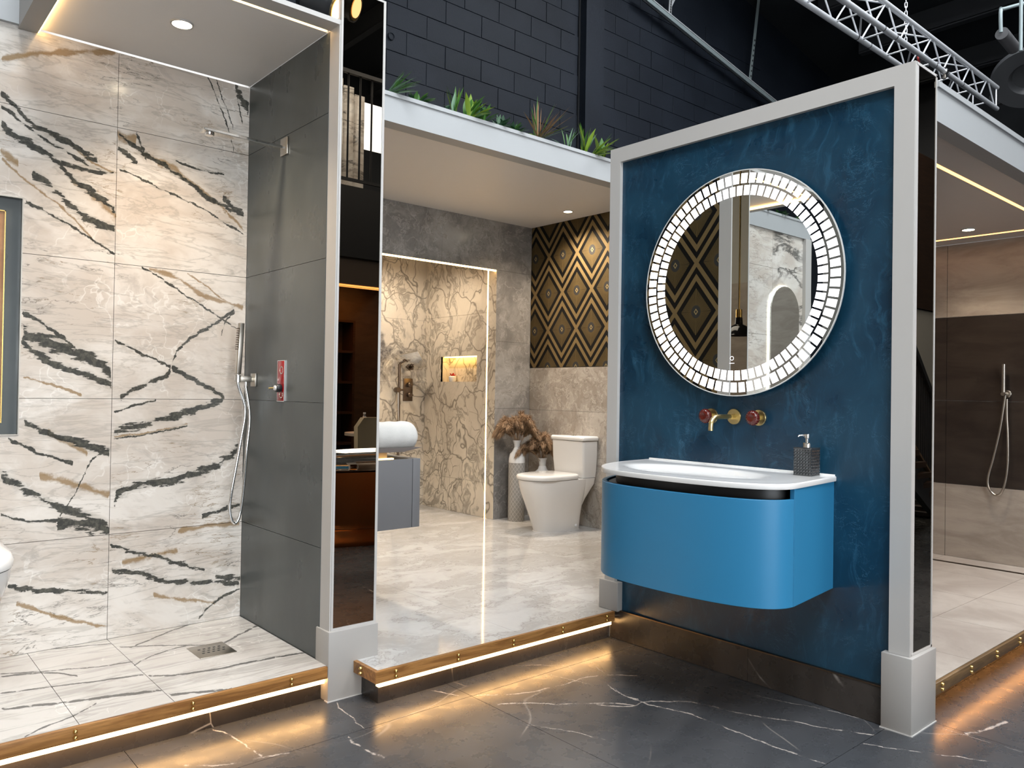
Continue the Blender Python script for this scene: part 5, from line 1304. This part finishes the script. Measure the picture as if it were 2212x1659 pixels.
loft('shell_back', [(.42, [(3.86+.38*t, -1.10-.03*math.sin(math.pi*t)) for t in (0, .25, .5, .75, 1)]+[(3.86+.38*t, -1.17-.03*math.sin(math.pi*t)) for t in (1, .75, .5, .25, 0)]), (.86, [(3.86+.38*t, -1.12-.03*math.sin(math.pi*t)) for t in (0, .25, .5, .75, 1)]+[(3.86+.38*t, -1.19-.03*math.sin(math.pi*t)) for t in (1, .75, .5, .25, 0)]), (.95, [(3.93+.24*t, -1.12-.03*math.sin(math.pi*t)) for t in (0, .25, .5, .75, 1)]+[(3.93+.24*t, -1.19-.03*math.sin(math.pi*t)) for t in (1, .75, .5, .25, 0)])], simple('pale_fabric', (.30, .26, .18), .9), cr_, auto=40)
box('seat', 3.86, 4.24, -1.60, -1.14, .38, .46, FABRIC, cr_, bev=.02)
for (x, y) in ((3.90, -1.18), (4.20, -1.18), (3.90, -1.56), (4.20, -1.56)): cyl('leg', (x, y, 0), (x, y, .38), .014, BLACK, cr_, 10)
c3 = thing('red_chair', 'dark red high backed chair in the room under the mezzanine', 'chair', (3.85, -2.6, 0))
box('back', 3.65, 4.02, -2.66, -2.60, .45, 1.28, REDF, c3, bev=.01); box('seat', 3.65, 4.02, -3.05, -2.60, .40, .48, REDF, c3, bev=.02)
for (x, y) in ((3.68, -2.64), (3.99, -2.64), (3.68, -3.0), (3.99, -3.0)): cyl('leg', (x, y, 0), (x, y, .40), .016, BLACK, c3, 10)
tb = thing('side_table', 'small round table with a bottle near the lounge chair', 'table', (4.55, -2.0, 0))
cyl('top', (4.55, -2.0, .72), (4.55, -2.0, .75), .30, PALEW, tb, 32); cyl('pedestal', (4.55, -2.0, .02), (4.55, -2.0, .72), .03, BLACK, tb, 16); cyl('foot', (4.55, -2.0, 0), (4.55, -2.0, .02), .2, BLACK, tb, 28)
bb = thing('water_bottle', 'clear plastic water bottle on the small round table', 'bottle', (4.42, -1.95, .75))
lathe('bottle', [(0, 0), (.032, 0), (.034, .02), (.034, .13), (.026, .17), (.013, .19), (.013, .205), (0, .205)], (4.42, -1.95, .7505), GLASSB, bb, 24); cyl('cap', (4.42, -1.95, .956), (4.42, -1.95, .975), .015, CERAM2, bb, 16)
bk = thing('bookcase', 'dark bookcase against the brown wall under the mezzanine', 'bookcase', (4.2, -3.75, 0))
for z in (.02, .5, .9, 1.3, 1.7, 2.1): box('shelf', 3.5, 5.2, -3.89, -3.60, z, z+.03, DWOOD, bk)
for x in (3.47, 4.3, 5.2): box('side', x, x+.03, -3.89, -3.60, 0, 2.13, DWOOD, bk)
for k in range(16):
    x = 3.52+k*.042; hh = .20+.05*((k*7) % 5)/5; cc = simple('book_%d' % (k % 4), [(.12, .11, .10), (.05, .05, .06), (.20, .17, .12), (.08, .03, .02)][k % 4], .6)
    tag(box('book', x, x+.036, -3.86, -3.68, .931, .931+hh, cc), 'upright book on the bookcase under the mezzanine', 'book', 'books on the dark bookcase')
# staircase across the aisle
sw = thing('staircase', 'dark staircase with a black handrail in front of a pale wall', 'stairs', (7.3, -.6, 0))
A_, B_ = Vector((5.3, .15, 1.85)), Vector((9.5, -1.05, .80))
bar('handrail', A_, B_, .05, .06, BLACK, sw)
bar('stringer', A_-Vector((0, 0, .95)), B_-Vector((0, 0, .95)), .05, .26, BLACK, sw)
bar('stringer_edge', A_-Vector((-.02, -.02, .80)), B_-Vector((-.02, -.02, .80)), .06, .02, OAKL, sw)
for k in range(26):
    p = A_.lerp(B_, k/25); cyl('baluster', p, p-Vector((0, 0, .9)), .012, BLACK, sw, 8)
for k in range(9):
    p = A_.lerp(B_, k/9); box('tread', p.x-.02, p.x+.5, p.y-1.0, p.y-.03, p.z-1.03, p.z-.99, DWOOD, sw)
st(box('wall_stair', 5.9, 12.6, -2.2, -2.1, 0, 2.45, PALEW), 'pale wall behind the staircase')
st(box('wall_stair_panel', 5.9, 12.6, -2.2, -2.08, 2.46, 4.6, DWOOD), 'dark timber band above the staircase wall')
